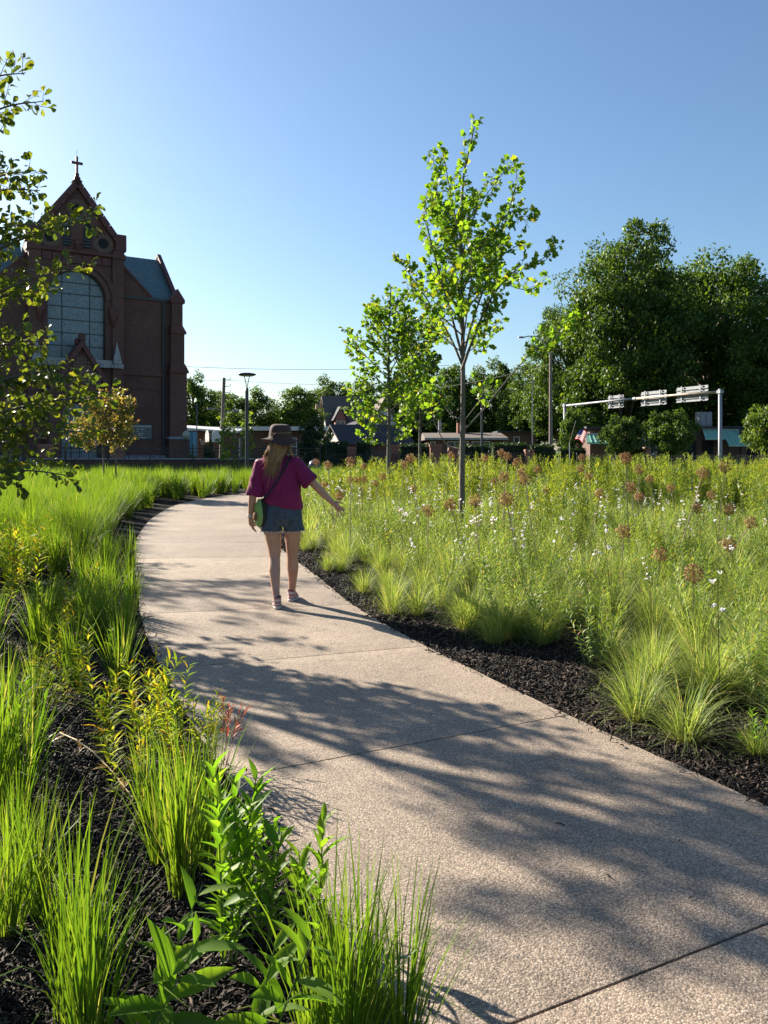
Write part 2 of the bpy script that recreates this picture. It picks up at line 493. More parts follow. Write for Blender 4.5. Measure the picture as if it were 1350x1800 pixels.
    M['white'] = plain('white_paint', (0.55, 0.55, 0.53), 0.55, 0.07, 4, 0.1)
    M['cream'] = plain('cream_siding', (0.62, 0.55, 0.47), 0.7, 0.1, 4, 0.2)
    M['shingle'] = plain('dark_shingle', (0.036, 0.034, 0.041), 0.9, 0.25, 7, 0.5)
    M['brown_shingle'] = plain('brown_shingle', (0.12, 0.095, 0.078), 0.9, 0.25, 6, 0.5)
    M['greysh'] = plain('grey_roofing', (0.20, 0.185, 0.17), 0.9, 0.15, 3, 0.3)
    M['blue'] = plain('blue_panel', (0.10, 0.27, 0.45), 0.6, 0.15, 3, 0.1)
    M['navy'] = plain('navy_plastic', (0.018, 0.035, 0.075), 0.3, 0.15, 6, 0.05)
    M['green_metal'] = plain('green_seam_metal', (0.22, 0.42, 0.33), 0.45, 0.12, 3, 0.1)
    M['pane'] = plain('dark_window', (0.03, 0.035, 0.04), 0.08, 0.2, 3, 0)
    M['pink'] = plain('pink_trim', (0.34, 0.13, 0.115), 0.7, 0.15, 4, 0.2)
    M['tan_brick'] = plain('tan_chimney', (0.40, 0.25, 0.17), 0.8, 0.2, 8, 0.3)
    M['plaque'] = plain('plaque_slate', (0.06, 0.072, 0.078), 0.35, 0.15, 3, 0.05)
    M['plaque_text'] = plain('plaque_lettering', (0.30, 0.32, 0.33), 0.6, 0.2, 6, 0)
    # person
    s = NT('skin'); co = s.coord('Object')
    s.set(Base_Color=s.ramp(s.noise(co, 9, 5), [(0.3, (0.37, 0.195, 0.13)), (0.7, (0.45, 0.255, 0.175))]).outputs[0], Roughness=0.5, Subsurface_Weight=0.12)
    s.b.inputs['Subsurface Radius'].default_value = (0.02, 0.008, 0.005)
    M['skin'] = s.m
    def cloth(name, c, sc, var=0.15, rough=0.9, sheen=0.0, folds=0.25):
        s = NT(name); co = s.coord('Object')
        s.set(Base_Color=s.ramp(s.noise(co, sc, 6, 0.7), [(0.3, tuple(x*(1-var) for x in c)), (0.7, tuple(min(1, x*(1+var)) for x in c))]).outputs[0], Roughness=rough, Sheen_Weight=sheen)
        cs = s.coord('Object', (1.0, 1.0, 0.45))
        nb = s.bump(s.noise(cs, 22, 3, 0.6), folds, 0.02)
        s.l(s.bump(s.noise(co, 420, 2), 0.25, 0.002, nb), s.b.inputs['Normal'])
        return s.m
    M['shirt'] = cloth('magenta_cotton', (0.175, 0.006, 0.066), 6, 0.12, 0.9, 0.0, 0.75)
    M['denim'] = cloth('blue_denim', (0.046, 0.064, 0.088), 26, 0.5)
    M['fray'] = cloth('frayed_thread', (0.55, 0.57, 0.60), 20)
    M['hat'] = cloth('brown_canvas', (0.050, 0.027, 0.022), 9, 0.2)
    M['cord'] = cloth('tan_cord', (0.30, 0.22, 0.14), 20)
    M['shoe_pink'] = cloth('pink_suede', (0.40, 0.185, 0.17), 18, 0.15)
    M['shoe_white'] = cloth('white_leather', (0.55, 0.51, 0.48), 18, 0.1, 0.6)
    M['sock'] = cloth('dark_lining', (0.05, 0.035, 0.05), 18, 0.2)
    M['avocado'] = cloth('green_plush', (0.20, 0.33, 0.09), 12, 0.15)
    M['avocado_rind'] = cloth('dark_rind', (0.02, 0.022, 0.015), 12, 0.3)
    M['avocado_seed'] = cloth('brown_plush', (0.16, 0.07, 0.03), 12, 0.2)
    M['strap'] = cloth('black_webbing', (0.015, 0.012, 0.016), 12, 0.2)
    M['bead'] = plain('white_beads', (0.62, 0.60, 0.58), 0.3, 0.1, 30, 0)
    s = NT('blonde_hair')
    a = s.n('ShaderNodeAttribute', attribute_name='rnd')
    hc = s.ramp(a.outputs['Fac'], [(0, (0.26, 0.135, 0.05)), (0.5, (0.46, 0.27, 0.11)), (1, (0.66, 0.43, 0.20))]).outputs[0]
    s.set(Base_Color=hc, Roughness=0.42)
    tl = s.n('ShaderNodeBsdfTranslucent'); s.l(hc, tl.inputs['Color'])
    mx = s.n('ShaderNodeMixShader'); mx.inputs[0].default_value = 0.35
    s.l(s.b.outputs[0], mx.inputs[1]); s.l(tl.outputs[0], mx.inputs[2]); s.l(mx.outputs[0], s.out.inputs['Surface'])
    M['hair'] = s.m
    # flag: stripes and canton follow the cloth's own coordinates
    s = NT('flag_cloth')
    u = s.n('ShaderNodeTexCoord').outputs['UV']
    sp = s.n('ShaderNodeSeparateXYZ'); s.l(u, sp.inputs[0])
    st = s.math('GREATER_THAN', s.math('FRACT', s.math('MULTIPLY', sp.outputs[1], 6.5)), 0.5)
    col = s.mix(st, (0.55, 0.04, 0.05), (0.75, 0.72, 0.70))
    can = s.math('MULTIPLY', s.math('LESS_THAN', sp.outputs[0], 0.4), s.math('GREATER_THAN', sp.outputs[1], 0.46))
    s.set(Base_Color=s.mix(can, col, (0.03, 0.04, 0.16)), Roughness=0.8)
    tl = s.n('ShaderNodeBsdfTranslucent'); s.l(s.mix(can, col, (0.03, 0.04, 0.16)), tl.inputs['Color'])
    mx = s.n('ShaderNodeMixShader'); mx.inputs[0].default_value = 0.4
    s.l(s.b.outputs[0], mx.inputs[1]); s.l(tl.outputs[0], mx.inputs[2]); s.l(mx.outputs[0], s.out.inputs['Surface'])
    M['flag'] = s.m
setup_materials()
# ------------------------------------------------------------------ path, beds, ground
STA = [((4.06,-6.0),(5.76,-5.15)), ((0.065,2.01),(1.765,2.86)), ((-.69,3.53),(1.01,4.37)), ((-1.47,5.27),(.31,5.90)),
       ((-2.1,6.9),(-.25,7.35)), ((-2.74,8.83),(-.74,9.05)), ((-3.26,10.4),(-1.2,10.6)), ((-4.16,13.5),(-2.0,13.5)),
       ((-5.04,17.65),(-2.85,17.4)), ((-5.44,22.1),(-3.25,21.2)), ((-4.48,26.7),(-2.7,24.9)), ((-1.5,30.2),(-.3,28.2)),
       ((4,33),(5,31)), ((12,35),(12.5,33)), ((22,36),(22,34))]
NS = 40
EL = catmull([s[0] for s in STA], NS)
ER = catmull([s[1] for s in STA], NS)
MID = (EL + ER)/2
ARC = np.concatenate([[0], np.cumsum(np.linalg.norm(np.diff(MID, axis=0), axis=1))])

def edge_at(s):
    return (np.array([np.interp(s, ARC, EL[:, k]) for k in (0, 1)]), np.array([np.interp(s, ARC, ER[:, k]) for k in (0, 1)]))

POLY = np.concatenate([EL, ER[::-1]])
def in_path(x, y):
    x = np.asarray(x, dtype=float); y = np.asarray(y, dtype=float)
    c = np.zeros(x.shape, dtype=bool)
    a, b = POLY, np.roll(POLY, -1, axis=0)
    for (x0, y0), (x1, y1) in zip(a, b):
        if y0 == y1: continue
        k = ((y0 > y) != (y1 > y)) & (x < (x1-x0)*(y-y0)/(y1-y0)+x0)
        c ^= k
    return c
EDGES = np.concatenate([EL[::4], ER[::4]])
def path_dist(x, y):
    p = np.stack([np.ravel(x), np.ravel(y)], 1)
    out = np.empty(len(p))
    for i in range(0, len(p), 4000):
        out[i:i+4000] = np.sqrt(((p[i:i+4000, None, :]-EDGES[None])**2).sum(2)).min(1)
    return out.reshape(np.shape(x))

def fbm(x, y, sc, seed=0):
    return np.array([mnoise.fractal(Vector((a*sc, b*sc, seed)), 1.0, 2.0, 3) for a, b in zip(np.ravel(x), np.ravel(y))]).reshape(np.shape(x))

# the ground, one sheet to the horizon
mb = MB()
mb.add([(-900,-300,-0.12),(900,-300,-0.12),(900,1500,-0.12),(-900,1500,-0.12)], [(0,1,2,3)])
tag(mb.build('ground', M['lawn']), kind='structure')
# planting bed of bark mulch
gx = np.concatenate([np.linspace(-26,-4,34)[:-1], np.linspace(-4,4,161)[:-1], np.linspace(4,26,34)])
gy = np.concatenate([np.linspace(-4,0.8,14)[:-1], np.linspace(0.8,8,145)[:-1], np.linspace(8,38,60)])
XX, YY = np.meshgrid(gx, gy)
ZZ = -0.03 + fbm(XX, YY, 1.2, 3)*0.012 + fbm(XX, YY, 7.0, 9)*0.010
pd = path_dist(XX, YY)
ins = in_path(XX, YY)
ZZ = ZZ + np.where(ins, -np.clip((pd-0.1)/0.15, 0, 1)*0.03, np.clip(pd/0.6, 0, 1)*0.035)
ZZ[0,:] = ZZ[-1,:] = -0.13; ZZ[:,0] = ZZ[:,-1] = -0.13
nx, ny = len(gx), len(gy)
ii = (np.arange(ny-1)[:, None]*nx + np.arange(nx-1)[None]).ravel()
bed_me = np_mesh('planting_bed', np.stack([XX, YY, ZZ], 2).reshape(-1, 3), np.stack([ii, ii+1, ii+nx+1, ii+nx], 1), smooth=True)
bed = tag(link('mulch_bed', bed_me, M['mulch']), kind='structure')
def ground_z(x, y):
    i = int(np.clip(np.searchsorted(gx, x)-1, 0, nx-2)); j = int(np.clip(np.searchsorted(gy, y)-1, 0, ny-2))
    u = (x-gx[i])/(gx[i+1]-gx[i]); v = (y-gy[j])/(gy[j+1]-gy[j])
    return float((ZZ[j,i]*(1-u)+ZZ[j,i+1]*u)*(1-v)+(ZZ[j+1,i]*(1-u)+ZZ[j+1,i+1]*u)*v)

# the path: concrete slabs laid end to end on a dark base, open joints between
path_root = tag(empty('path'), kind='structure')
mbp = MB()
k = len(EL)
mbp.add([(x,y,-0.045) for x,y in EL[::4]] + [(x,y,-0.045) for x,y in ER[::4]],
        [(i, len(EL[::4])+i, len(EL[::4])+i+1, i+1) for i in range(len(EL[::4])-1)])
mbp.build('joint_base', plain('joint_soil', (0.035,0.03,0.026), 0.9), path_root)
s2 = ARC[2*NS]
joint = s2 - 1.8*int(s2/1.8)
jj = [joint + 1.8*i for i in range(60) if joint + 1.8*i < ARC[-1]]
for a, b in zip(jj[:-1], jj[1:]):
    gap = 0.005
    ss = np.linspace(a+gap, b-gap, 13)
    top, low, V, F = [], [], [], []
    W = 9
    for i, s in enumerate(ss):
        l, r = edge_at(s)
        for j in range(W):
            t = j/(W-1)
            p = l*(1-t) + r*t
            wob = 0.004*mnoise.noise(Vector((p[0]*9, p[1]*9, 1)))
            if j in (0, W-1): p = p + (r-l)/np.linalg.norm(r-l)*wob*2
            rim = 0.006 if (i in (0, 12) or j in (0, W-1)) else 0.0
            V.append((p[0], p[1], -rim + 0.002*mnoise.noise(Vector((p[0]*1.5, p[1]*1.5, 4)))))
    for i in range(12):
        for j in range(W-1):
            q = i*W+j
            F.append((q, q+1, q+W+1, q+W))
    ring = [j for j in range(W)] + [i*W+W-1 for i in range(1,13)] + [12*W+j for j in range(W-2,-1,-1)] + [i*W for i in range(11,0,-1)]
    base = len(V)
    V += [(V[q][0], V[q][1], -0.10) for q in ring]
    n = len(ring)
    for q in range(n):
        r = (q+1) % n
        F.append((ring[r], ring[q], base+q, base+r))
    MB().add(V, F).build('slab', M['path'], path_root)

# street beyond the beds with its kerb
mb = MB(); mb.box(-120,140,52.6,60,-0.16,-0.095); tag(mb.build('road', M['asphalt']), kind='structure')
mb = MB()
mb.bbox(-120,140,52.3,52.596,-0.16,0.03,0.02); tag(mb.build('kerb', M['stone']), kind='structure')

# ------------------------------------------------------------------ church
church = tag(empty('church', (-21.2, 55, -0.1), R_(32.4)), 'dark red brick church with steep cross-topped gable and tall arched window', 'church')
def arch_curve(cx, hw, zs, n=24):
    return [(cx + hw*math.cos(math.pi*(1-i/n)), zs + hw*math.sin(math.pi*(1-i/n))) for i in range(n+1)]
def wall_arch(mb, x0, x1, z0, z1, cx, hw, zb, zs, y0, y1, n=24):
    """front wall with an arched opening, reveal from y0 to y1"""
    mb.add([(x0,y0,z0),(cx-hw,y0,z0),(cx-hw,y0,z1),(x0,y0,z1)], [(0,1,2,3)])
    mb.add([(cx+hw,y0,z0),(x1,y0,z0),(x1,y0,z1),(cx+hw,y0,z1)], [(0,1,2,3)])
    if zb > z0: mb.add([(cx-hw,y0,z0),(cx+hw,y0,z0),(cx+hw,y0,zb),(cx-hw,y0,zb)], [(0,1,2,3)])
    c = arch_curve(cx, hw, zs, n)
    for (xa, za), (xb, zb_) in zip(c[:-1], c[1:]):
        mb.add([(xa,y0,za),(xb,y0,zb_),(xb,y0,z1),(xa,y0,z1)], [(0,1,2,3)])
    o = [(cx-hw, zb)] + c + [(cx+hw, zb)]
    for (xa, za), (xb, zb_) in zip(o, o[1:]+o[:1]):
        mb.add([(xa,y0,za),(xa,y1,za),(xb,y1,zb_),(xb,y0,zb_)], [(0,1,2,3)])
def arch_band(mb, cx, r0, r1, zs, y0, y1, n=28, a0=0.0, a1=math.pi, drop=0.0):
    P = []
    for i in range(n+1):
        a = a1 + (a0-a1)*i/n
        P.append((math.cos(a), math.sin(a)))
    pts = [(cx+r0*c, zs+r0*s, cx+r1*c, zs+r1*s) for c, s in P]
    if drop:
        pts = [(pts[0][0], zs-drop, pts[0][2], zs-drop)] + pts + [(pts[-1][0], zs-drop, pts[-1][2], zs-drop)]
    for a, b in zip(pts[:-1], pts[1:]):
        v = [(a[0],y0,a[1]),(b[0],y0,b[1]),(b[2],y0,b[3]),(a[2],y0,a[3]),(a[0],y1,a[1]),(b[0],y1,b[1]),(b[2],y1,b[3]),(a[2],y1,a[3])]
        mb.add(v, [(0,1,2,3),(0,4,5,1),(3,2,6,7)])
    a, b = pts[0], pts[-1]
    mb.add([(a[0],y0,a[1]),(a[2],y0,a[3]),(a[2],y1,a[3]),(a[0],y1,a[1])], [(0,1,2,3)])
    mb.add([(b[0],y0,b[1]),(b[2],y0,b[3]),(b[2],y1,b[3]),(b[0],y1,b[1])], [(3,2,1,0)])
BR = M['brick_church']
# tower-like front bay
mb = MB()
wall_arch(mb, -2.95, 2.95, 0, 16.0, 0, 1.92, 7.8, 12.05, 0.0, 0.55)
mb.add([(-2.95,0,16.0),(2.95,0,16.0),(0,0,20.0)], [(0,1,2)])
mb.add([(-2.95,0,0),(-2.95,4,0),(-2.95,4,16),(-2.95,0,16)], [(0,1,2,3)])
mb.add([(2.95,0,0),(2.95,4,0),(2.95,4,16),(2.95,0,16)], [(3,2,1,0)])
mb.add([(-2.95,4,12),(2.95,4,12),(2.95,4,16),(0,4,20),(-2.95,4,16)], [(4,3,2,1,0)])
front = mb.build('front_wall', BR, church)
mb = MB()
mb.add([(-3.0,0.3,16.05),(0,0.3,20.1),(0,4.2,20.1),(-3.0,4.2,16.05)], [(0,1,2,3)])
mb.add([(3.0,0.3,16.05),(0,0.3,20.1),(0,4.2,20.1),(3.0,4.2,16.05)], [(3,2,1,0)])
mb.build('bay_roof', M['slate'], church)
# corner pilasters with kneelers
for sx in (-1, 1):
    mb = MB()
    mb.box(*(sorted((sx*2.35, sx*3.12))), -0.22, 0.5, 0, 15.0)
    mb.build('pilaster', BR, church)
    mb = MB()
    mb.bbox(*(sorted((sx*2.30, sx*3.25))), -0.30, 0.6, 15.0, 15.35, 0.04)
    mb.bbox(*(sorted((sx*2.55, sx*3.30))), -0.28, 0.6, 15.6, 16.75, 0.05)
    mb.bbox(*(sorted((sx*2.42, sx*3.15))), -0.24, 0.55, 15.35, 15.6, 0.02)
    mb.build('kneeler', M['terracotta'], church)
# gable coping
for sx in (-1, 1):
    mb = MB()
    for i in range(7):
        t0, t1 = i/7+0.004, (i+1)/7-0.004
        xa, za = sx*3.1*(1-t0), 16.15+4.15*t0
        xb, zb = sx*3.1*(1-t1), 16.15+4.15*t1
        nx_, nz_ = sx*0.80, 0.60
        poly = [(xa,za),(xb,zb),(xb-nx_*0.42,zb-nz_*0.42),(xa-nx_*0.42,za-nz_*0.42)]
        if sx < 0: poly = poly[::-1]
        mb.prism(poly, -0.26, 0.35)
    mb.build('gable_coping', M['terracotta'], church)
# cross on the apex
mb = MB()
mb.bbox(-0.20,0.20,-0.2,0.3,20.0,20.35,0.05); mb.bbox(-0.13,0.13,-0.12,0.2,20.35,20.62,0.04)
mb.bbox(-0.075,0.075,-0.04,0.11,20.62,21.78,0.015); mb.bbox(-0.38,0.38,-0.037,0.107,21.26,21.42,0.015)
cr = mb.build('cross', M['terracotta'], church)
MB().tube([(0,0.03,21.78),(0,0.03,22.25)], 0.012, 5).build('lightning_rod', M['iron'], cr)
# band of red panels under the gable
for i in range(7):
    w = 4.6/7
    x = -2.3 + w*i
    MB().bbox(x+0.02, x+w-0.02, -0.09, 0.1, 14.45, 15.0, 0.03).build('panel', M['terracotta'], church)
mb = MB(); mb.bbox(-2.35,2.35,-0.2,0.1,15.08,15.34,0.04); mb.build('cornice', M['terracotta'], church)
# round openings with radiating bricks
for cx, cz, r in ((0.0, 18.15, 0.33), (-1.75, 16.0, 0.33), (1.75, 16.0, 0.33)):
    mb = MB(); mb.lathe([(r, 0), (r, 0.02)], 24)
    o = mb.build('round_opening', M['black_void'], church, (cx, -0.02, cz)); o.rotation_euler = (R_(90), 0, 0)
    ring = MB()
    for i in range(28):
        a = 2*math.pi*i/28; da = 2*math.pi/28*0.36
        v = []
        for y in (-0.05, 0.05):
            for aa, rr in ((a-da, r+0.03), (a+da, r+0.03), (a+da, r+0.36), (a-da, r+0.36)):
                v.append((rr*math.cos(aa), y, rr*math.sin(aa)))
        ring.add(v, [(0,1,2,3),(0,4,5,1),(1,5,6,2),(2,6,7,3),(3,7,4,0)])
    tag(ring.build('voussoir_ring', M['voussoir'], church, (cx, -0.02, cz)), kind='stuff')
# paired belfry lights
for cx in (-0.68, 0.68):
    mb = MB()
    mb.prism([(cx-0.27,15.5),(cx+0.27,15.5),(cx+0.27,17.0)] + [(cx+0.27*math.cos(a), 17.0+0.27*math.sin(a)) for a in (0.5,1.1,1.57,2.1,2.6)] + [(cx-0.27,17.0)], -0.015, 0.05)
    o = mb.build('belfry_opening', M['black_void'], church)
    for i in range(7):
        z = 15.6 + i*0.21
        mb = MB(); mb.add([(cx-0.25,-0.04,z),(cx+0.25,-0.04,z),(cx+0.25,-0.018,z+0.13),(cx-0.25,-0.018,z+0.13)], [(0,1,2,3)])
        mb.build('louvre', M['lead'], o)
for cx, cz, s in ((0,15.75,1.0), (1.3,16.9,0.8), (-1.3,16.9,0.8), (2.42,11.1,1.5), (-2.42,11.1,1.5)):
    mb = MB()
    mb.bbox(cx-0.2*s,cx+0.2*s,-0.36,0.0,cz-0.1*s,cz+0.25*s,0.03)
    mb.lathe([(0.02,-0.75*s),(0.10*s,-0.55*s),(0.17*s,-0.3*s),(0.19*s,-0.11*s)], 10, (cx,-0.16,cz))
    mb.build('corbel', M['terracotta'], church)
# arch mouldings
mb = MB(); arch_band(mb, 0, 1.93, 2.30, 12.05, -0.08, 0.1); mb.build('inner_arch', M['terracotta'], church)
mb = MB(); arch_band(mb, 0, 2.31, 2.62, 12.05, -0.20, 0.1, drop=0.7); mb.build('outer_arch', BR, church)
mb = MB()
for i in range(44):
    a = math.pi*(i+0.5)/44; da = math.pi/44*0.12
    v = [((rr)*math.cos(aa), -0.085, 12.05+rr*math.sin(aa)) for aa, rr in ((a-da,1.96),(a+da,1.96),(a+da,2.28),(a-da,2.28))]
    mb.add(v, [(0,1,2,3)])
tag(mb.build('arch_joints', M['voussoir'], church), kind='stuff')
# the great window: panes in an iron grid
win = empty('window', (0,0,0), 0, church)
xs = [-1.92, -0.92, 0.92, 1.92]
zs_ = [7.8, 8.72, 9.62, 10.52, 11.42, 12.32, 13.1, 13.97]
def clip_arch(x0, x1, z0, z1, hw=1.92, zs=12.05, n=6):
    top = []
    for i in range(n+1):
        x = x1 + (x0-x1)*i/n
        zt = zs + math.sqrt(max(0, hw*hw-x*x))
        top.append((x, min(z1, zt)))
    p = [(x0, z0), (x1, z0)] + top
    return [q for q in p if q[1] >= z0-1e-6]
for i in range(3):
    for j in range(7):
        p = clip_arch(xs[i]+0.02, xs[i+1]-0.02, zs_[j]+0.02, zs_[j+1]-0.02)
        if len(p) < 3 or max(q[1] for q in p)-min(q[1] for q in p) < 0.1: continue
        q2 = []
        for q in p:
            if not q2 or (abs(q[0]-q2[-1][0])+abs(q[1]-q2[-1][1])) > 1e-4: q2.append(q)
        MB().prism(q2, 0.40, 0.43).build('pane', M['glass_church'], win)
mb = MB()
for x in xs[1:3]: mb.box(x-0.028,x+0.028,0.37,0.44,7.8,12.05+math.sqrt(1.92**2-x*x)-0.01)
mb.build('mullion', M['lead'], win)
mb = MB()
for z in zs_[1:7]:
    h = 1.92 if z < 12.05 else math.sqrt(1.92**2-(z-12.05)**2)
    mb.box(-h+0.01,h-0.01,0.36,0.45,z-0.028,z+0.028)
mb.build('glazing_bar', M['lead'], win)
mb = MB(); arch_band(mb, 0, 1.84, 1.915, 12.05, 0.30, 0.46, drop=4.24); mb.box(-1.915,1.915,0.30,0.46,7.805,7.88); mb.build('frame', M['lead'], win)
mb = MB(); mb.box(-2.2,2.2,0.5,0.6,7.6,14.1); mb.build('dark_backing', M['black_void'], win)
# stone sill course and pinnacles
mb = MB()
mb.bbox(-3.05,3.05,-0.45,-0.225,7.25,7.55,0.03); mb.bbox(-2.3,2.3,-0.40,0.1,7.56,7.79,0.03)
for i in range(22): mb.box(-2.85+i*0.265,-2.72+i*0.265,-0.50,-0.451,7.28,7.5)
mb.build('stone_sill', M['stone'], church)
for sx in (-1, 1):
    mb = MB(); x = sx*2.62
    mb.bbox(x-0.28,x+0.28,-0.55,-0.01,7.56,7.85,0.03)
    mb.add([(x-0.25,-0.53,7.85),(x+0.25,-0.53,7.85),(x+0.25,-0.03,7.85),(x-0.25,-0.03,7.85),(x,-0.28,9.15)], [(0,1,4),(1,2,4),(2,3,4),(3,0,4)])
    mb.build('pinnacle', M['stone'], church)
# gabled porch
porch = empty('porch', (0,0,0), 0, church)
mb = MB()
wall_arch(mb, -2.05, 2.05, 0.7, 5.4, 0, 1.25, 0.7, 3.7, -1.5, -0.9)
mb.add([(-2.05,-1.5,5.4),(2.05,-1.5,5.4),(0,-1.5,8.75)], [(0,1,2)])
mb.add([(-2.05,-1.5,0),(-2.05,0,0),(-2.05,0,5.4),(-2.05,-1.5,5.4)], [(0,1,2,3)]); mb.add([(2.05,-1.5,0),(2.05,0,0),(2.05,0,5.4),(2.05,-1.5,5.4)], [(3,2,1,0)])
mb.build('porch_wall', BR, porch)
for sx in (-1, 1):
    mb = MB()
    poly = [(sx*2.5,4.85),(0,9.0),(0,8.45),(sx*2.2,4.75)]
    if sx < 0: poly = poly[::-1]
    mb.prism(poly, -1.75, -0.01)
    mb.build('porch_roof', M['terracotta'], porch)
mb = MB(); mb.bbox(-0.2,0.2,-1.8,-1.3,8.9,9.35,0.06); mb.bbox(-0.3,0.3,-1.2,-0.6,8.7,9.1,0.05); mb.build('finial', M['terracotta'], porch)
mb = MB()
for i in range(-5, 6):
    for j in range(9):
        x, z = i*0.24, 5.75+j*0.24
        if abs(x)+0.1 < (8.45-z)*0.60 and z > 5.0+math.sqrt(max(0, 1.9**2-x*x))*0.55: mb.box(x-0.09,x+0.09,-1.54,-1.49,z-0.09,z+0.09)
tag(mb.build('checker_brick', M['voussoir'], porch), kind='stuff')
mb = MB(); arch_band(mb, 0, 1.26, 1.62, 3.7, -1.58, -1.4); mb.build('door_arch', M['terracotta'], porch)
door = MB().box(-1.25,1.25,-0.95,-0.9,0.7,5.0).build('door', M['lead'], porch)
for i in range(4):
    for j in range(5):
        x = -1.15+i*0.58; z = 0.95+j*0.75
        MB().box(x,x+0.52,-0.98,-0.952,z,z+0.68).build('pane', M['glass_church'], door)
mb = MB()
for sx in (-1,1): MB().bbox(sx*2.3-0.45,sx*2.3+0.45,-1.9,-0.9,0,1.9,0.03).build('porch_pier', M['brick_red'], porch)
# flanks, transept body and slate roofs
for sx in (-1, 1):
    W = 7.2 if sx > 0 else 12.0
    mb = MB()
    poly = [(sx*2.9,0),(sx*W,0),(sx*W,12.55),(sx*5.3,12.55),(sx*2.9,14.9)]
    if sx < 0: poly = poly[::-1]
    mb.prism(poly, 0.42, 0.95)
    mb.build('flank_wall', BR, church)
    mb = MB()
    poly = [(sx*2.9,14.9),(sx*5.35,12.5),(sx*5.35,12.72),(sx*2.9,15.12)]
    if sx < 0: poly = poly[::-1]
    mb.prism(poly, 0.36, 1.0)
    mb.build('raking_coping', M['terracotta'], church)
    mb = MB()
    x0, x1 = sorted((sx*2.96, sx*(W-0.15)))
    mb.add([(x0,0.75,12.6),(x1,0.75,12.6),(x1,4.9,16.5),(x0,4.9,16.5)], [(0,1,2,3)])
    mb.add([(x0,4.9,16.5),(x1,4.9,16.5),(x1,9.3,12.4),(x0,9.3,12.4)], [(0,1,2,3)])
    mb.build('slate_roof', M['slate'], church)
    mb = MB(); x0, x1 = sorted((sx*2.96, sx*W)); mb.bbox(x0, x1, 0.30, 0.72, 12.42, 12.62, 0.03); mb.build('gutter', M['lead'], church)
mb = MB(); mb.box(-12,6.9,0.95,9.2,0,12.4); mb.build('body_wall', BR, church)
mb = MB(); mb.prismx([(0.5,12.4),(9.4,12.4),(9.4,12.7),(4.95,16.75),(0.5,12.7)], 7.05, 7.24); mb.prismx([(0.5,0),(9.4,0),(9.4,12.4),(0.5,12.4)], 6.9, 7.2); mb.build('end_gable', BR, church)
mb = MB(); mb.prismx([(0.45,12.7),(4.95,16.86),(9.45,12.7),(9.45,12.9),(4.95,16.98),(0.45,12.82)], 7.0, 7.30); mb.build('end_coping', M['terracotta'], church)
# stepped corner buttress
mb = MB()
mb.box(6.35,7.85,-0.35,1.6,0,2.3); mb.box(6.45,7.7,-0.22,1.5,2.3,7.3); mb.box(6.55,7.55,-0.1,1.3,7.3,10.2); mb.box(6.65,7.45,0.0,1.2,10.2,12.4)
mb.build('buttress', BR, church)
mb = MB()
for (x0,x1,y0,y1,z,h) in ((6.45,7.72,-0.24,1.55,7.3,0.55),(6.55,7.57,-0.12,1.35,10.2,0.5)):
    MB().prism([(x0-0.06,z-0.12),(x1+0.1,z-0.12),(x1+0.1,z),(x1-0.2,z+h),(x0,z+h)], y0-0.1, y1).build('buttress_cap', M['terracotta'], church)
MB().prism([(6.55,12.35),(7.6,12.35),(7.6,12.6),(7.06,13.4),(6.55,12.6)], -0.08, 1.3).build('buttress_cap', M['terracotta'], church)
MB().bbox(6.3,7.9,-0.42,1.65,2.3,2.48,0.04).build('buttress_ledge', M['stone_blue'], church)
MB().tube([(6.1,0.3,12.4),(6.1,0.3,1.2)], 0.10, 8).build('downpipe', M['lead'], church)
mb = MB(); mb.bbox(2.95,6.34,0.28,0.418,6.9,7.15,0.03); mb.bbox(2.95,6.34,0.34,0.418,5.9,6.0,0.02); mb.build('string_course', BR, church)
mb = MB()
for i in range(6):
    MB().bbox(3.05+i*0.55,3.58+i*0.55,0.22,0.415,0.75,1.12,0.03).build('plinth_stone', M['stone_blue'], church)
    MB().bbox(3.05+i*0.55,3.58+i*0.55,0.18,0.415,0.0,0.73,0.05).build('plinth_stone', M['stone_blue'], church)
for i in range(14): MB().bbox(-3.2-i*0.6,-2.65-i*0.6,0.2,0.415,0.75,1.15,0.03).build('plinth_stone', M['stone_blue'], church)
pl = MB().bbox(3.65,5.3,0.30,0.416,2.25,3.4,0.02).build('notice_board', M['lead'], church)
MB().box(3.72,5.23,0.285,0.298,2.32,3.32).build('board_face', M['plaque'], pl)
mb = MB(); mb.box(3.75,5.2,0.275,0.284,3.16,3.28)
for z, segs in ((2.98, ((4.1,4.4),(4.45,4.72))), (2.82, ((3.9,4.3),(4.5,4.56),(4.75,4.8))), (2.67, ((3.9,4.0),(4.25,4.65))), (2.53, ((3.9,4.02),(4.25,4.6))), (2.38, ((3.9,4.02),(4.08,4.4),(4.44,4.82)))):
    for a, b in segs: mb.box(a,b,0.275,0.284,z,z+0.06)
mb.build('lettering', M['plaque_text'], pl)

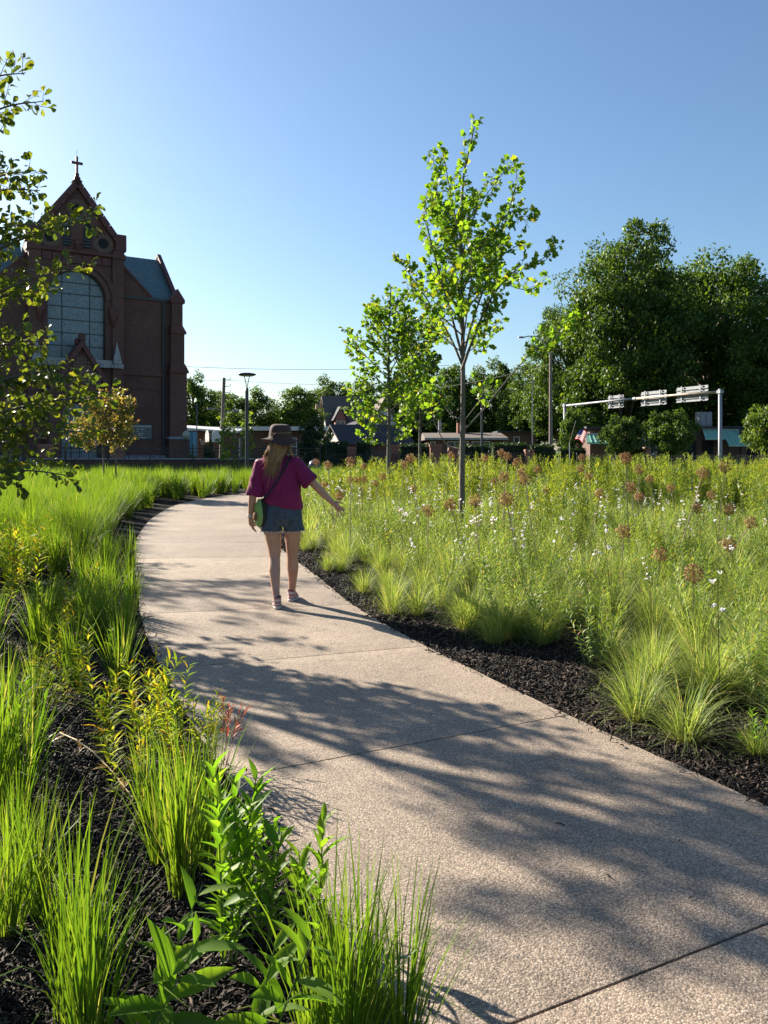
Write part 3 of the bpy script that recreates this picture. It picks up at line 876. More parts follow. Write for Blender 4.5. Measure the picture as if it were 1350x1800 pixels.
# ------------------------------------------------------------------ iron fence and low wall before the church
def fence(x0, x1, y, z1, label, pitch=0.14, rot=None):
    f = tag(empty('iron_fence', ((x0+x1)/2, y, -0.12)), label, 'fence')
    h = (x1-x0)/2
    mb = MB()
    n = int((x1-x0)/pitch)
    for i in range(n+1):
        x = -h + i*pitch
        mb.box(x-0.011,x+0.011,-0.011,0.011,0.1,z1)
        mb.add([(x-0.011,-0.011,z1),(x+0.011,-0.011,z1),(x+0.011,0.011,z1),(x-0.011,0.011,z1),(x,0,z1+0.05)], [(0,1,4),(1,2,4),(2,3,4),(3,0,4)])
    tag(mb.build('pickets', M['iron'], f), kind='stuff')
    for z in (0.16, z1-0.32, z1-0.12): MB().box(-h,h,-0.02,0.02,z,z+0.04).build('rail', M['iron'], f)
    x = -h
    while x <= h+0.01:
        m = MB(); m.bbox(x-0.035,x+0.035,-0.035,0.035,0,z1+0.08,0.004); m.lathe([(0.045,0),(0.05,0.03),(0.02,0.07)], 8, (x,0,z1+0.08)); m.build('post', M['iron'], f)
        x += 2.4
    return f
fence(-27.6, -3.6, 45, 1.72, 'black iron picket fence in front of the church and school')
fence(-3.4, 8.6, 47, 1.35, 'low black iron picket fence before the clipped hedges')
fence(12.0, 26.4, 49.5, 1.2, 'black iron picket fence beside the tall gantry post')
mb = MB(); mb.box(-21.0,-6.9,47.0,47.3,-0.12,0.85)
lw = tag(empty('brick_wall', (0,0,0)), 'low brick wall with pale stone cap behind the picket fence', 'wall')
mb.build('wall', M['brick_church'], lw)
for i in range(10): MB().bbox(-21.05+i*1.42,-19.66+i*1.42,46.93,47.37,0.85,0.93,0.015).build('coping_stone', M['stone'], lw)
for i in range(14): MB().bbox(-21.05+i*1.02,-20.06+i*1.02,46.90,47.0,-0.12,0.28,0.02).build('base_stone', M['stone_blue'], lw)

# ------------------------------------------------------------------ brick gate piers
def pier(px, ytop, d, w, label, mat='brick_red'):
    p = PX(px, ytop, d)
    h = p.z + 0.12
    r = tag(empty('brick_pier', (p.x, d, -0.12)), label, 'pier', None)
    MB().bbox(-w/2,w/2,-w/2,w/2,0,h-0.16,0.01).build('shaft', M[mat], r)
    MB().bbox(-w/2-0.05,w/2+0.05,-w/2-0.05,w/2+0.05,h-0.16,h,0.03).build('cap', M[mat], r)
    return r
pier(618, 786, 50, 0.50, 'dark brick pier between two clipped hedges')
pier(693, 782, 47.5, 0.52, 'red brick pier close behind the bushy young tulip tree')
pier(766, 781, 46.5, 0.66, 'widest red brick pier, at the garden gate')
pier(797, 787, 47, 0.52, 'red brick pier across the gate from the widest pier')
pier(930, 790, 52, 0.5, 'small brick pier half sunk in hedge below brick house')
pier(1113, 786, 62, 0.5, 'orange brick pier on the porch of the green-roofed building', 'brick_orange')
pier(1137, 786, 62.6, 0.45, 'slim orange brick pier on the green-roofed porch', 'brick_orange')

# ------------------------------------------------------------------ post lamps
def post_lamp(px, ytop, d, label):
    p = PX(px, ytop, d)
    H = p.z + 0.05
    r = tag(empty('post_lamp', (p.x, d, -0.05)), label, 'lamp', 'round-topped path lamps')
    MB().lathe([(0.11,0),(0.11,0.25),(0.085,0.32),(0.075,0.4),(0.07,H-0.75),(0.06,H-0.62)], 14).build('pole', M['lamp_black'], r, smooth=True)
    for s in (-1, 1):
        MB().tube([(s*0.02,0,H-0.70),(s*0.035,0,H-0.45),(s*0.10,0,H-0.16),(s*0.14,0,H-0.06)], 0.018, 6).build('arm', M['lamp_black'], r)
    hd = MB().lathe([(0.05,-0.085),(0.30,-0.075),(0.37,-0.04),(0.375,-0.025),(0.34,0.0),(0.2,0.03),(0.05,0.045)], 28, (0,0,H-0.045)).build('lamp_head', M['lamp_black'], r, smooth=True)
    MB().lathe([(0.02,-0.095),(0.27,-0.093),(0.28,-0.078)], 24, (0,0,H-0.045)).build('lens', M['lens'], hd)
    return r
post_lamp(434, 655, 32, 'black post lamp with flat round head rising by the bend of the path')
post_lamp(847, 699, 49, 'black post lamp with flat round head behind the tall tulip tree')
g = tag(empty('globe_lamp', (PX(327,0,52).x, 52, -0.1)), 'short black lamp with round globe beside the church corner', 'lamp')
MB().lathe([(0.12,0),(0.12,0.2),(0.05,0.3),(0.045,2.15),(0.08,2.2)], 10).build('pole', M['iron'], g)
MB().lathe([(0.08,2.2),(0.2,2.3),(0.26,2.45),(0.24,2.6),(0.15,2.72),(0.03,2.78)], 14).build('globe', plain('globe_glass', (0.30,0.31,0.25), 0.3, 0.1), g, smooth=True)

# ------------------------------------------------------------------ school behind the fence, basketball hoops
def window_at(parent, x0, x1, z0, z1, y, frame='white', cols=1, rows=1):
    w = MB()
    t = 0.07
    w.box(x0-t,x1+t,y-0.05,y-0.003,z0-t,z0); w.box(x0-t,x1+t,y-0.05,y-0.003,z1,z1+t); w.box(x0-t,x0,y-0.05,y-0.003,z0,z1); w.box(x1,x1+t,y-0.05,y-0.003,z0,z1)
    for i in range(1, cols):
        x = x0+(x1-x0)*i/cols; w.box(x-0.035,x+0.035,y-0.045,y-0.004,z0,z1)
    for i in range(1, rows):
        z = z0+(z1-z0)*i/rows; w.box(x0,x1,y-0.043,y-0.004,z-0.03,z+0.03)
    wo = w.build('window', M[frame], parent)
    for i in range(cols):
        a, b = x0+(x1-x0)*i/cols+0.035, x0+(x1-x0)*(i+1)/cols-0.035
        MB().box(a,b,y-0.02,y-0.002,z0+0.002,z1-0.002).build('pane', M['pane'], wo)
    return wo
sch = tag(empty('school_building', (PX(470,0,75).x, 75, -0.12)), 'long low brick school with flat white-edged roof behind the fence', 'building')
MB().box(-9,9,0,10,0,3.35).build('wall', M['brick_brown'], sch)
MB().bbox(-9.6,9.6,-0.9,10.5,3.35,3.72,0.03).build('roof', M['greysh'], sch)
MB().box(-9.6,9.6,-0.96,-0.903,3.33,3.7).build('fascia', M['white'], sch)
window_at(sch, -2.6, -2.1, 0.9, 2.7, 0, 'white')
for x in (1.2, 3.6, 6.0): window_at(sch, x, x+1.5, 1.1, 2.6, 0, 'white', 3, 2)
sh = tag(empty('sloping_canopy', (PX(365,0,68).x, 68, -0.12)), 'open white-edged canopy roof beside the basketball hoops', 'canopy')
mb = MB(); mb.add([(-2.9,0,3.35),(2.5,0,2.95),(2.5,3,3.25),(-2.9,3,3.6),(-2.9,0,3.5),(2.5,0,3.1),(2.5,3,3.4),(-2.9,3,3.75)], [(0,3,2,1),(4,5,6,7),(0,1,5,4),(1,2,6,5),(2,3,7,6),(3,0,4,7)]); mb.build('roof', M['white'], sh)
for x in (-2.7, 2.3):
    for y in (0.15, 2.8): MB().box(x-0.05,x+0.05,y-0.05,y+0.05,0,3.0 if x > 0 else 3.35).build('post', M['galv'], sh)
bl = tag(empty('blue_container', (PX(326,0,66).x, 66, -0.12)), 'bright blue storage box standing between church corner and canopy', 'container')
MB().bbox(-0.75,0.65,0,1.5,1.0,3.05,0.02).build('body', M['blue'], bl)
for x in (-0.4, -0.02, 0.36): MB().box(x-0.012,x+0.012,-0.02,-0.002,1.05,3.0).build('rib', M['blue'], bl)
MB().box(-0.7,0.6,0.1,1.4,0,1.0).build('stand', M['iron'], bl)
bb = tag(empty('basketball_stand', (PX(372,0,62).x, 62, -0.12)), 'double basketball stand with two white fan-shaped backboards', 'basketball hoop')
MB().tube([(0,0,0),(0,0,2.85)], 0.06, 8).build('pole', M['iron'], bb)
for s in (-1, 1):
    mb = MB(); mb.tube([(0,0,2.75),(s*0.3,0,2.85)], 0.025, 6); mb.tube([(0,0,2.45),(s*0.3,0,2.45)], 0.025, 6); mb.tube([(0,0,2.75),(s*0.3,0,2.45)], 0.02, 6); mb.build('bracket', M['galv'], bb)
    prof = [(-0.46,2.15),(0.46,2.15),(0.55,2.4),(0.5,2.75),(0.3,3.0),(0,3.08),(-0.3,3.0),(-0.5,2.75),(-0.55,2.4)]
    o = MB().prism(prof, -0.02, 0.02).build('backboard', M['white'], bb, (s*0.34,0,0)); o.rotation_euler = (0, 0, R_(s*62))
    ringp = [(s*0.68+0.22*math.cos(a), 0.22*math.sin(a), 2.32) for a in np.linspace(0, 2*math.pi, 15)]
    h = MB().tube(ringp, 0.018, 5, False).build('hoop', M['pink'], bb)
    mb = MB()
    for a in np.linspace(0, 2*math.pi, 11)[:-1]:
        mb.tube([(s*0.68+0.21*math.cos(a),0.21*math.sin(a),2.31),(s*0.68+0.12*math.cos(a+0.5),0.12*math.sin(a+0.5),1.95)], 0.008, 4)
    tag(mb.build('net', M['white'], h), kind='stuff')

# ------------------------------------------------------------------ house with dormer, garage, villas in the middle
hs = tag(empty('gabled_house', (PX(612,0,95).x, 95, -0.12), R_(12)), 'white gabled house with brown roof, red dormer and chimney', 'house')
MB().prismx([(0,0),(9,0),(9,3.4),(4.5,8.0),(0,3.4)], -2.0, 7.0).build('wall', M['white'], hs)
mb = MB()
for y0, z0, y1, z1 in ((-0.7,2.9,4.5,8.25), (4.5,8.25,9.7,2.9)):
    mb.add([(-2.6,y0,z0),(7.6,y0,z0),(7.6,y1,z1),(-2.6,y1,z1)], [(0,1,2,3)]); mb.add([(-2.6,y0,z0-0.22),(7.6,y0,z0-0.22),(7.6,y1,z1-0.22),(-2.6,y1,z1-0.22)], [(3,2,1,0)])
    mb.add([(-2.6,y0,z0),(-2.6,y1,z1),(-2.6,y1,z1-0.22),(-2.6,y0,z0-0.22)], [(0,1,2,3)]); mb.add([(7.6,y0,z0),(7.6,y1,z1),(7.6,y1,z1-0.22),(7.6,y0,z0-0.22)], [(3,2,1,0)])
    mb.add([(-2.6,y0,z0),(-2.6,y0,z0-0.22),(7.6,y0,z0-0.22),(7.6,y0,z0)], [(0,1,2,3)])
rf = mb.build('roof', M['brown_shingle'], hs)
MB().bbox(-3.4,-2.75,3.6,4.3,0,7.2,0.03).build('chimney', M['tan_brick'], hs)
dm = MB().prism([(-1.6,3.2),(-0.3,3.2),(-0.3,5.2),(-0.95,6.5),(-1.6,5.2)], -0.3, 3).build('dormer', M['pink'], hs)
for s in (-1, 1):
    mb = MB(); poly = [(-0.95,6.72),(-0.95+s*0.95,5.0),(-0.95+s*0.80,4.92),(-0.95,6.5)]
    mb.prism(poly if s > 0 else poly[::-1], -0.5, 3.2); mb.build('dormer_roof', M['shingle'], dm)
window_at(hs, -1.4, -0.5, 3.6, 4.9, -0.3, 'white', 2, 1)
gw = MB().prism([(1.4,2.4),(6.8,2.4),(4.1,7.4)], -1.6, 2.5).build('front_gable', M['white'], hs)
for s in (-1, 1):
    mb = MB(); poly = [(4.1,7.75),(4.1+s*3.15,2.0),(4.1+s*2.9,1.95),(4.1,7.3)]
    mb.prism(poly if s > 0 else poly[::-1], -1.9, 2.6); mb.build('gable_roof', M['brown_shingle'], hs)
window_at(hs, 3.5, 4.3, 4.2, 5.5, -1.6, 'lead', 1, 2)

gar = tag(empty('garage', (PX(603,0,62).x, 61, -0.12), R_(22)), 'brick garage with dark pitched roof and pale gable end', 'garage')
MB().box(0,5.6,0,4,0,2.0).build('wall', M['brick_brown'], gar)
MB().prismx([(-0.05,2.0),(4.05,2.0),(2,3.25)], -0.02, 0.15).build('gable_end', M['cream'], gar)
mb = MB()
mb.prismx([(-0.5,1.92),(2,3.4),(2,3.55),(-0.5,2.05)], -0.35, 5.9); mb.prismx([(4.5,1.92),(4.5,2.05),(2,3.55),(2,3.4)], -0.35, 5.9)
mb.build('roof', M['shingle'], gar)
gd = MB().box(3.0,5.2,-0.03,-0.003,0,1.8).build('garage_door', M['brick_red'], gar)
for i in range(9): MB().box(3.05+i*0.24,3.23+i*0.24,-0.06,-0.032,0.05,1.75).build('plank', M['brick_brown'], gd)
mb = MB(); mb.add([(1.4,3.0,3.3),(4.8,3.0,3.3),(3.1,3.4,3.95),(3.1,6.0,3.95),(4.8,6,3.3),(1.4,6,3.3)], [(0,1,2),(1,4,3,2),(5,0,2,3)]); mb.build('hip_roof', M['shingle'], gar)

vil = tag(empty('low_brick_house', (PX(812,0,72).x, 72, -0.12)), 'low brick house with a row of white-framed windows and grey roof', 'house')
MB().box(-3.0,3.7,0,8,0,2.5).build('wall', M['brick_brown'], vil)
mb = MB(); mb.prismx([(-0.6,2.42),(8.6,2.42),(8.6,2.6),(4,3.15),(-0.6,2.62)], -3.4, 4.1); mb.build('roof', M['brown_shingle'], vil)
MB().box(-3.4,4.1,-0.66,-0.603,2.44,2.6).build('fascia', M['stone'], vil)
window_at(vil, -1.25, 0.55, 1.45, 2.25, 0, 'white', 3, 1); window_at(vil, 0.95, 2.45, 1.45, 2.25, 0, 'white', 2, 1); window_at(vil, -2.8, -2.45, 1.1, 2.2, 0, 'white', 1, 2)
MB().bbox(-0.1,0.7,3.4,4.2,2.9,4.1,0.03).build('chimney', M['brick_red'], vil)
v2 = tag(empty('flat_roofed_house', (PX(900,0,84).x, 84, -0.12)), 'two-part brown brick house with flat roof edge and small square windows', 'house')
MB().box(-1.2,2.6,0,8,0,3.35).build('wall', M['brick_brown'], v2)
MB().box(-2.4,-1.22,1.2,8,0,3.15).build('side_wall', M['brick_orange'], v2)
MB().bbox(-1.6,2.9,-0.5,8.4,3.35,3.5,0.02).build('roof', M['shingle'], v2); MB().bbox(-2.8,-1.62,0.8,8.4,3.15,3.3,0.02).build('side_roof', M['greysh'], v2)
window_at(v2, 0.25, 0.75, 2.2, 2.85, 0, 'white'); window_at(v2, -2.0, -1.6, 2.35, 2.8, 1.2, 'white')

# ------------------------------------------------------------------ green-roofed building to the right
gb = tag(empty('green_roofed_building', (PX(1190,0,66).x, 66, -0.12)), 'brick building with green seamed metal awnings beneath the big trees', 'building')
MB().box(-7.0,9.5,0.8,9,0,3.3).build('wall', M['brick_brown'], gb)
MB().bbox(-7.4,10,0.4,9.5,3.3,3.5,0.03).build('flat_roof', M['shingle'], gb)
def awning(x0, x1, z0, z1, y0, y1):
    a = MB().add([(x0,y0,z0),(x1,y0,z0),(x1-0.25,y1,z1),(x0+0.25,y1,z1),(x0,y0,z0-0.14),(x1,y0,z0-0.14)], [(0,1,2,3),(4,5,1,0)]).build('awning', M['green_metal'], gb)
    n = int((x1-x0)/0.34)
    for i in range(1, n):
        xa = x0+(x1-x0)*i/n; xb = x0+0.25+(x1-x0-0.5)*i/n
        MB().tube([(xa,y0-0.01,z0+0.02),(xb,y1,z1+0.02)], 0.03, 4).build('seam', M['green_metal'], a)
    MB().box(x0+0.2,x1-0.2,y1-0.05,y1+0.02,z1,z1+0.06).build('ridge_trim', M['white'], a)
awning(-7.7, -5.0, 2.15, 2.85, -1.0, 0.6)
awning(2.1, 4.6, 2.5, 3.25, -0.6, 0.6)
awning(3.6, 5.6, 1.95, 3.2, -1.6, 0.6)
MB().bbox(2.35,3.5,1.4,2.2,3.5,4.75,0.02).build('air_unit', M['alu'], gb)
for x in (2.5, 3.0): MB().box(x,x+0.4,1.37,1.398,3.62,4.62).build('louvre_panel', M['galv'], gb)
for x in (-4.2,-3.4,-2.9,-2.0): window_at(gb, x, x+0.5, 1.2, 2.4, 0.8, 'white')
for x in (1.0,2.4,6.2,8.0): MB().box(x,x+0.9,0.74,0.798,0,2.3).build('door', M['black_void'], gb)
for x in (5.3, 7.4): MB().bbox(x-0.2,x+0.2,-0.5,-0.1,0,3.2,0.02).build('column', M['brick_brown'], gb)

# ------------------------------------------------------------------ sign gantry seen from behind
A, B = PX(993, 712, 66), PX(1266, 690, 50)
A.z = B.z = (A.z + B.z)/2
gn = tag(empty('sign_gantry', (A.x, A.y, -0.12), math.atan2(B.y-A.y, B.x-A.x)), 'galvanised overhead sign gantry spanning the street, sign backs showing', 'gantry')
Lg = math.hypot(B.x-A.x, B.y-A.y); hz = A.z+0.12
for x, nm in ((0, 0), (Lg, 1)):
    po = MB().lathe([(0.16,0),(0.16,0.03),(0.12,0.05),(0.12,1.0),(0.115,hz+0.18),(0.0,hz+0.2)], 14).build('post', M['galv'], gn, (x,0,0), True)
    MB().box(x*0-0.15,0.15,-0.15,0.15,hz-0.10,hz+0.10).build('clamp', M['galv'], po)
MB().tube([(0.05,0,hz),(Lg*0.3,0,hz+0.04),(Lg*0.52,0,hz+0.05)], 0.085, 10).build('beam', M['galv'], gn, None, True)
MB().tube([(Lg*0.52,0,hz+0.05),(Lg*0.75,0,hz+0.04),(Lg-0.05,0,hz)], 0.085, 10).build('beam', M['rusty_steel'], gn, None, True)
MB().tube([(Lg*0.51,0,hz+0.05),(Lg*0.53,0,hz+0.05)], 0.12, 10).build('coupling', M['galv'], gn)
def at_px(px):
    r = (px-CX)/FPX
    return (r*A.y - A.x)/((B.x-A.x) - r*(B.y-A.y))*Lg
for p0, p1, zt, zb in ((1065,1092,0.46,-0.48), (1123,1167,0.5,-0.5), (1185,1240,0.55,-0.45)):
    x0, x1 = at_px(p0), at_px(p1)
    sg = empty('sign_panel', (0,0,0), 0, gn)
    n = 5
    for i in range(n):
        za, zb_ = hz+zb+(zt-zb)*i/n, hz+zb+(zt-zb)*(i+1)/n
        MB().box(x0,x1,0.22,0.235,za+0.012,zb_-0.012).build('plank', M['alu'], sg)
        MB().box(x0,x1,0.15,0.218,za-0.018,za+0.018).build('stiffener', M['galv'], sg)
    for fx in (0.2, 0.8):
        x = x0+(x1-x0)*fx
        MB().box(x-0.05,x+0.05,0.09,0.148,hz+zb-0.02,hz+zt+0.04).build('hanger', M['galv'], sg)

# ------------------------------------------------------------------ utility poles, street lights, wires, flag
def util_pole(px, ytop, d, lean, label, r=0.15, mat='wood_pole'):
    p = PX(px, ytop, d)
    o = tag(empty('utility_pole', (p.x, d, -0.12)), label, 'pole')
    MB().tube([(-lean,0,0),(0,0,p.z+0.12)], [r, r*0.7], 10).build('shaft', M[mat], o)
    return o, p
u1, p1 = util_pole(394, 664, 70, 0.3, 'leaning wooden utility pole with street light behind the hoops', 0.19)
for i in range(4):
    z = p1.z-0.1-i*0.55
    MB().tube([(0,0,z),(0.55,0,z+0.05),(0.6,0,z+0.25)], 0.03, 5).build('insulator_arm', M['iron'], u1)
mb = MB(); mb.tube([(-0.1,0,4.9),(-0.7,0,5.2),(-1.1,0,5.15)], 0.035, 6); mb.tube([(-0.1,0,4.6),(0.4,0,4.95),(0.85,0,4.95)], 0.035, 6); mb.build('light_arm', M['galv'], u1)
for s in (-1.25, 1.0): MB().bbox(s-0.25,s+0.25,-0.12,0.12,4.86 if s > 0 else 5.06,5.05 if s > 0 else 5.24,0.05).build('light_head', M['alu'], u1)
u2, p2_ = util_pole(968, 622, 60, 0.0, 'tall tan street-light pole beside the sign gantry', 0.16)
mb = MB(); mb.tube([(0,0,p2_.z-0.1),(-0.5,0,p2_.z+1.0),(-1.1,0,p2_.z+1.45),(-1.7,0,p2_.z+1.45),(-2.0,0,p2_.z+1.38)], 0.04, 6); mb.build('light_arm', M['galv'], u2)
MB().lathe([(0.03,-0.10),(0.14,-0.05),(0.12,0.03),(0.02,0.08)], 10).build('light_head', M['galv'], u2, (-2.2,0,p2_.z+1.38)).scale = (2.0, 1, 0.9)
u4, p4_ = util_pole(773, 705, 78, 0.0, 'pale concrete pole with round lamp above the low brick house', 0.2, 'stone')
MB().lathe([(0.02,-0.2),(0.25,-0.1),(0.28,0.05),(0.15,0.2),(0.02,0.22)], 12).build('lamp_globe', M['white'], u4, (-0.9,0,p4_.z-0.3))
MB().tube([(0,0,p4_.z-0.3),(-0.9,0,p4_.z-0.3)], 0.03, 5).build('light_arm', M['galv'], u4)
for px, yt, d, lb in ((346, 712, 60, 'thin grey steel pole in front of the school canopy'), (936, 660, 62, 'thin grey steel pole before the flat-roofed brick house')):
    p = PX(px, yt, d)
    o = tag(empty('steel_pole', (p.x, d, -0.12)), lb, 'pole')
    MB().tube([(0,0,0),(0,0,p.z+0.12)], [0.05,0.035], 7).build('shaft', M['galv'], o); MB().lathe([(0.1,0),(0.1,0.04),(0.06,0.1)], 8).build('base_plate', M['galv'], o)
    MB().lathe([(0.05,0),(0.055,0.06),(0.02,0.1)], 8, (0,0,p.z+0.12)).build('cap', M['galv'], o)
def wire(a, b, sag, label, r=0.014):
    pts = []
    for i in range(21):
        t = i/20; p = a.lerp(b, t); p.z -= sag*4*t*(1-t); pts.append(p)
    tag(MB().tube(pts, r, 4).build('overhead_wire', M['iron']), label, 'wire', 'overhead wires')
wire(PX(250,640,70), PX(790,642,78), 0.45, 'upper overhead wire crossing the sky above the path lamp', 0.022)
wire(PX(394,668,70), PX(960,668,80), 0.55, 'thin overhead wire running right from the leaning utility pole', 0.016)
wire(PX(150,655,78), PX(394,668,70), 0.3, 'thin overhead wire between church and leaning utility pole', 0.016)
wire(PX(700,690,76), PX(968,640,60), 0.3, 'overhead wire ending at the tan street-light pole', 0.014)
fl = tag(empty('flag', PX(1004, 775, 57)), 'small striped flag hanging from a slanted staff by the gantry post', 'flag')
mb = MB(); N_ = 12
fv, ff = [], []
for i in range(N_+1):
    for j in range(9):
        u, v = i/N_, j/8
        fv.append((0.15+u*0.62-0.1*v, 0.05*math.sin(u*9+v*2), 0.25+1.05*v*0.75+0.5*u-0.28*u*u*1.6))
for i in range(N_):
    for j in range(8): ff.append((i*9+j, (i+1)*9+j, (i+1)*9+j+1, i*9+j+1))
me = MB().add(fv, ff).mesh('cloth')
uv = me.uv_layers.new(name='UVMap')
for lp in me.loops:
    q = lp.vertex_index; uv.data[lp.index].uv = ((q//9)/N_, (q % 9)/8)
c_ = link('cloth', me, M['flag'], fl, None, True); c_.rotation_euler = (0, R_(35), 0)
MB().tube([(-0.1,0.02,-0.1),(0.35,0,1.45)], 0.02, 6).build('staff', M['wood_pole'], fl)
MB().tube([(-0.1,0.02,-2.2),(-0.1,0.02,-0.1)], 0.035, 6).build('support_post', M['galv'], fl)

# litter bin with navy dome
bp = PX(552.5, 808, 34)
tb = tag(empty('litter_bin', (bp.x, 34, -0.05)), 'dark litter bin with navy domed lid showing above the meadow', 'bin')
MB().lathe([(0.19,0),(0.2,0.02),(0.22,bp.z-0.30)], 18).build('body', M['iron'], tb)
MB().lathe([(0.24,0),(0.245,0.05),(0.235,0.15),(0.19,0.25),(0.1,0.32),(0.02,0.345)], 20, (0,0,bp.z-0.295)).build('lid', M['navy'], tb, None, True)
MB().box(0.18,0.27,-0.05,0.05,bp.z-0.42,bp.z-0.2).build('handle', M['galv'], tb)
# ------------------------------------------------------------------ foliage templates
def mirror_leaf(left, mid, faces_l, fold=0.25, curl=0.0):
    """leaf from a left outline and midrib points; right half mirrored; y runs to the tip"""
    v = [(0, y, -curl*y*y) for y in mid]
    nm = len(mid)
    L = [(x, y, fold*abs(x) - curl*y*y) for x, y in left]
    Rr = [(-x, y, z) for x, y, z in L]
    v += L + Rr
    nl = len(left)
    f = []
    for fc in faces_l:
        f.append(tuple(i if i >= 0 else nm + (-i-1) for i in fc))
        f.append(tuple((i if i >= 0 else nm + nl + (-i-1)) for i in fc)[::-1])
    return np.array(v), f
# midrib indices are >= 0, outline points are -1, -2, ...
TULIP = mirror_leaf([(-.42,.10),(-.52,.34),(-.34,.48),(-.46,.78),(-.20,.95)], [0,.42,.80], [(0,1,-2,-1),(1,-3,-2),(1,2,-4,-3),(2,-5,-4)], .3, .12)
OAK = mirror_leaf([(-.05,.16),(-.20,.34),(-.15,.40),(-.30,.56),(-.24,.62),(-.32,.76),(-.14,.96)], [0,.36,.60,1.0], [(0,1,-2,-1),(1,-3,-2),(1,2,-4,-3),(2,-5,-4),(2,3,-7,-6),(2,-6,-5)], .35, .18)
LANCE = mirror_leaf([(-.075,.3),(-.085,.55)], [0,.3,.55,1.0], [(0,1,-1),(1,2,-2,-1),(2,3,-2)], .5, .22)
BROAD = mirror_leaf([(-.09,.15),(-.145,.38),(-.13,.62),(-.06,.85)], [0,.15,.38,.62,.85,1.0], [(0,1,-1),(1,2,-2,-1),(2,3,-3,-2),(3,4,-4,-3),(4,5,-4)], .45, .2)
RHOMB = (np.array([(0,0,0),(-.36,.42,.12),(0,1,-.06),(.36,.5,.12)]), [(0,3,2,1)])

def leaf_mesh(name, tpl):
    v, f = tpl
    q = [x for x in f if len(x) == 4]; t = [x for x in f if len(x) == 3]
    return np_mesh(name, v, q or None, t or None, np.zeros(len(v)))

def blades(nb, rb, l0, l1, lean, width, seed, droop=0.35, levels=5, upright=0.0):
    """a tuft of grass blades"""
    r = np.random.default_rng(seed)
    az = r.uniform(0, 2*np.pi, nb)
    rad = rb*np.sqrt(r.uniform(0, 1, nb))
    base = np.stack([rad*np.cos(az), rad*np.sin(az), np.zeros(nb)], 1)
    az2 = az + r.normal(0, 0.7, nb)
    ln = np.abs(r.normal(0, lean*0.55, nb))*(0.4+0.8*rad/rb)
    L = r.uniform(l0, l1, nb)*(1-0.25*(ln/lean).clip(0, 1.2))
    dr = droop*r.uniform(0.3, 1.5, nb)
    dr = np.where(r.uniform(0, 1, nb) < 0.07, dr + r.uniform(0.8, 1.9, nb), dr)      # a few bent over
    w = width*r.uniform(0.6, 1.2, nb)
    t = np.linspace(0, 1, levels)
    ang = ln[:, None] + dr[:, None]*t[None]**2*1.2
    ds = L[:, None]/(levels-1)
    hx = np.cumsum(np.sin(ang)*ds, 1) - np.sin(ang[:, :1])*ds
    hz = np.cumsum(np.cos(ang)*ds, 1) - np.cos(ang[:, :1])*ds
    ca, sa = np.cos(az2)[:, None], np.sin(az2)[:, None]
    cx = base[:, :1] + hx*ca; cy = base[:, 1:2] + hx*sa; cz = hz
    wt = (w[:, None]*np.array([0.55, 1.0, 0.95, 0.65, 0.05])[None] if levels == 5 else w[:, None]*np.linspace(1, 0.06, levels)[None])
    tw = az2 + np.pi/2 + r.normal(0, 0.5, nb)
    px, py = np.cos(tw)[:, None]*wt/2, np.sin(tw)[:, None]*wt/2
    V = np.stack([np.stack([cx-px, cy-py, cz], 2), np.stack([cx+px, cy+py, cz], 2)], 2).reshape(-1, 3)
    k = (np.arange(nb)*levels*2)[:, None] + (np.arange(levels-1)*2)[None]
    k = k.ravel()
    Q = np.stack([k, k+1, k+3, k+2], 1)
    return V, Q, np.repeat(r.uniform(0, 1, nb), levels*2), np.tile(np.repeat(t, 2), nb)

def leafy(nst, h0, h1, lean, leaf_len, per, seed, tpl=LANCE, rb=0.06, up=0.75, stem_r=0.0022, taper=0.45, start=0.12):
    """stems set with leaves: returns leaf mesh arrays and stem builder"""
    r = np.random.default_rng(seed)
    mb = MB(); P, D, U, S = [], [], [], []
    for i in range(nst):
        az = r.uniform(0, 2*np.pi); rad = rb*math.sqrt(r.uniform())
        b = np.array([rad*math.cos(az), rad*math.sin(az), 0.0])
        ln = lean*r.uniform(0.15, 1); h = r.uniform(h0, h1)
        pts = []
        for k in range(6):
            t = k/5
            a = ln*(0.6+0.6*t)
            pts.append(b + np.array([math.cos(az)*math.sin(a), math.sin(az)*math.sin(a), math.cos(a)])*h*t)
        mb.tube(pts, [stem_r*(1-0.6*k/5) for k in range(6)], 4, False)
        pts = np.array(pts)
        n = int(per*h)
        for j in range(n):
            t = start + (1-start)*(j+r.uniform(-.3,.3))/n
            t = min(max(t, 0.02), 0.995)
            f = t*5; q = min(int(f), 4); p = pts[q]*(1-(f-q)) + pts[q+1]*(f-q)
            tang = unit(pts[q+1]-pts[q])
            a = j*2.4 + r.uniform(-.8,.8)
            o = unit(np.cross(tang, [math.cos(a), math.sin(a), 0.1]))
            upf = up*(0.75+0.8*t)*r.uniform(0.65, 1.3)
            d = unit(o + tang*upf)
            P.append(p); D.append(d); U.append(tang + o*-0.1 + r.normal(0, .15, 3)); S.append(leaf_len*r.uniform(.6, 1.2)*(1-taper*abs(t-0.55)/0.55*0.9))
    P, D, U, S = map(np.array, (P, D, U, S))
    return mb, P, frames(D, U), S, r.uniform(0, 1, len(P)), tpl

def joined_leafy(name, mat, stem_mat, **kw):
    mb, P, Rm, S, rn, tpl = leafy(**kw)
    me = scatter(name, tpl[0], tpl[1], P, Rm, S, rn)
    # add the stems to the same plant mesh
    bm = bmesh.new(); bm.from_mesh(me)
    tmp = mb.mesh('t'); nf = len(bm.faces)
    bm.from_mesh(tmp); bpy.data.meshes.remove(tmp)
    bm.faces.ensure_lookup_table()
    for f in bm.faces[nf:]: f.material_index = 1
    bm.to_mesh(me); bm.free()
    me.materials.append(mat); me.materials.append(stem_mat)
    return me

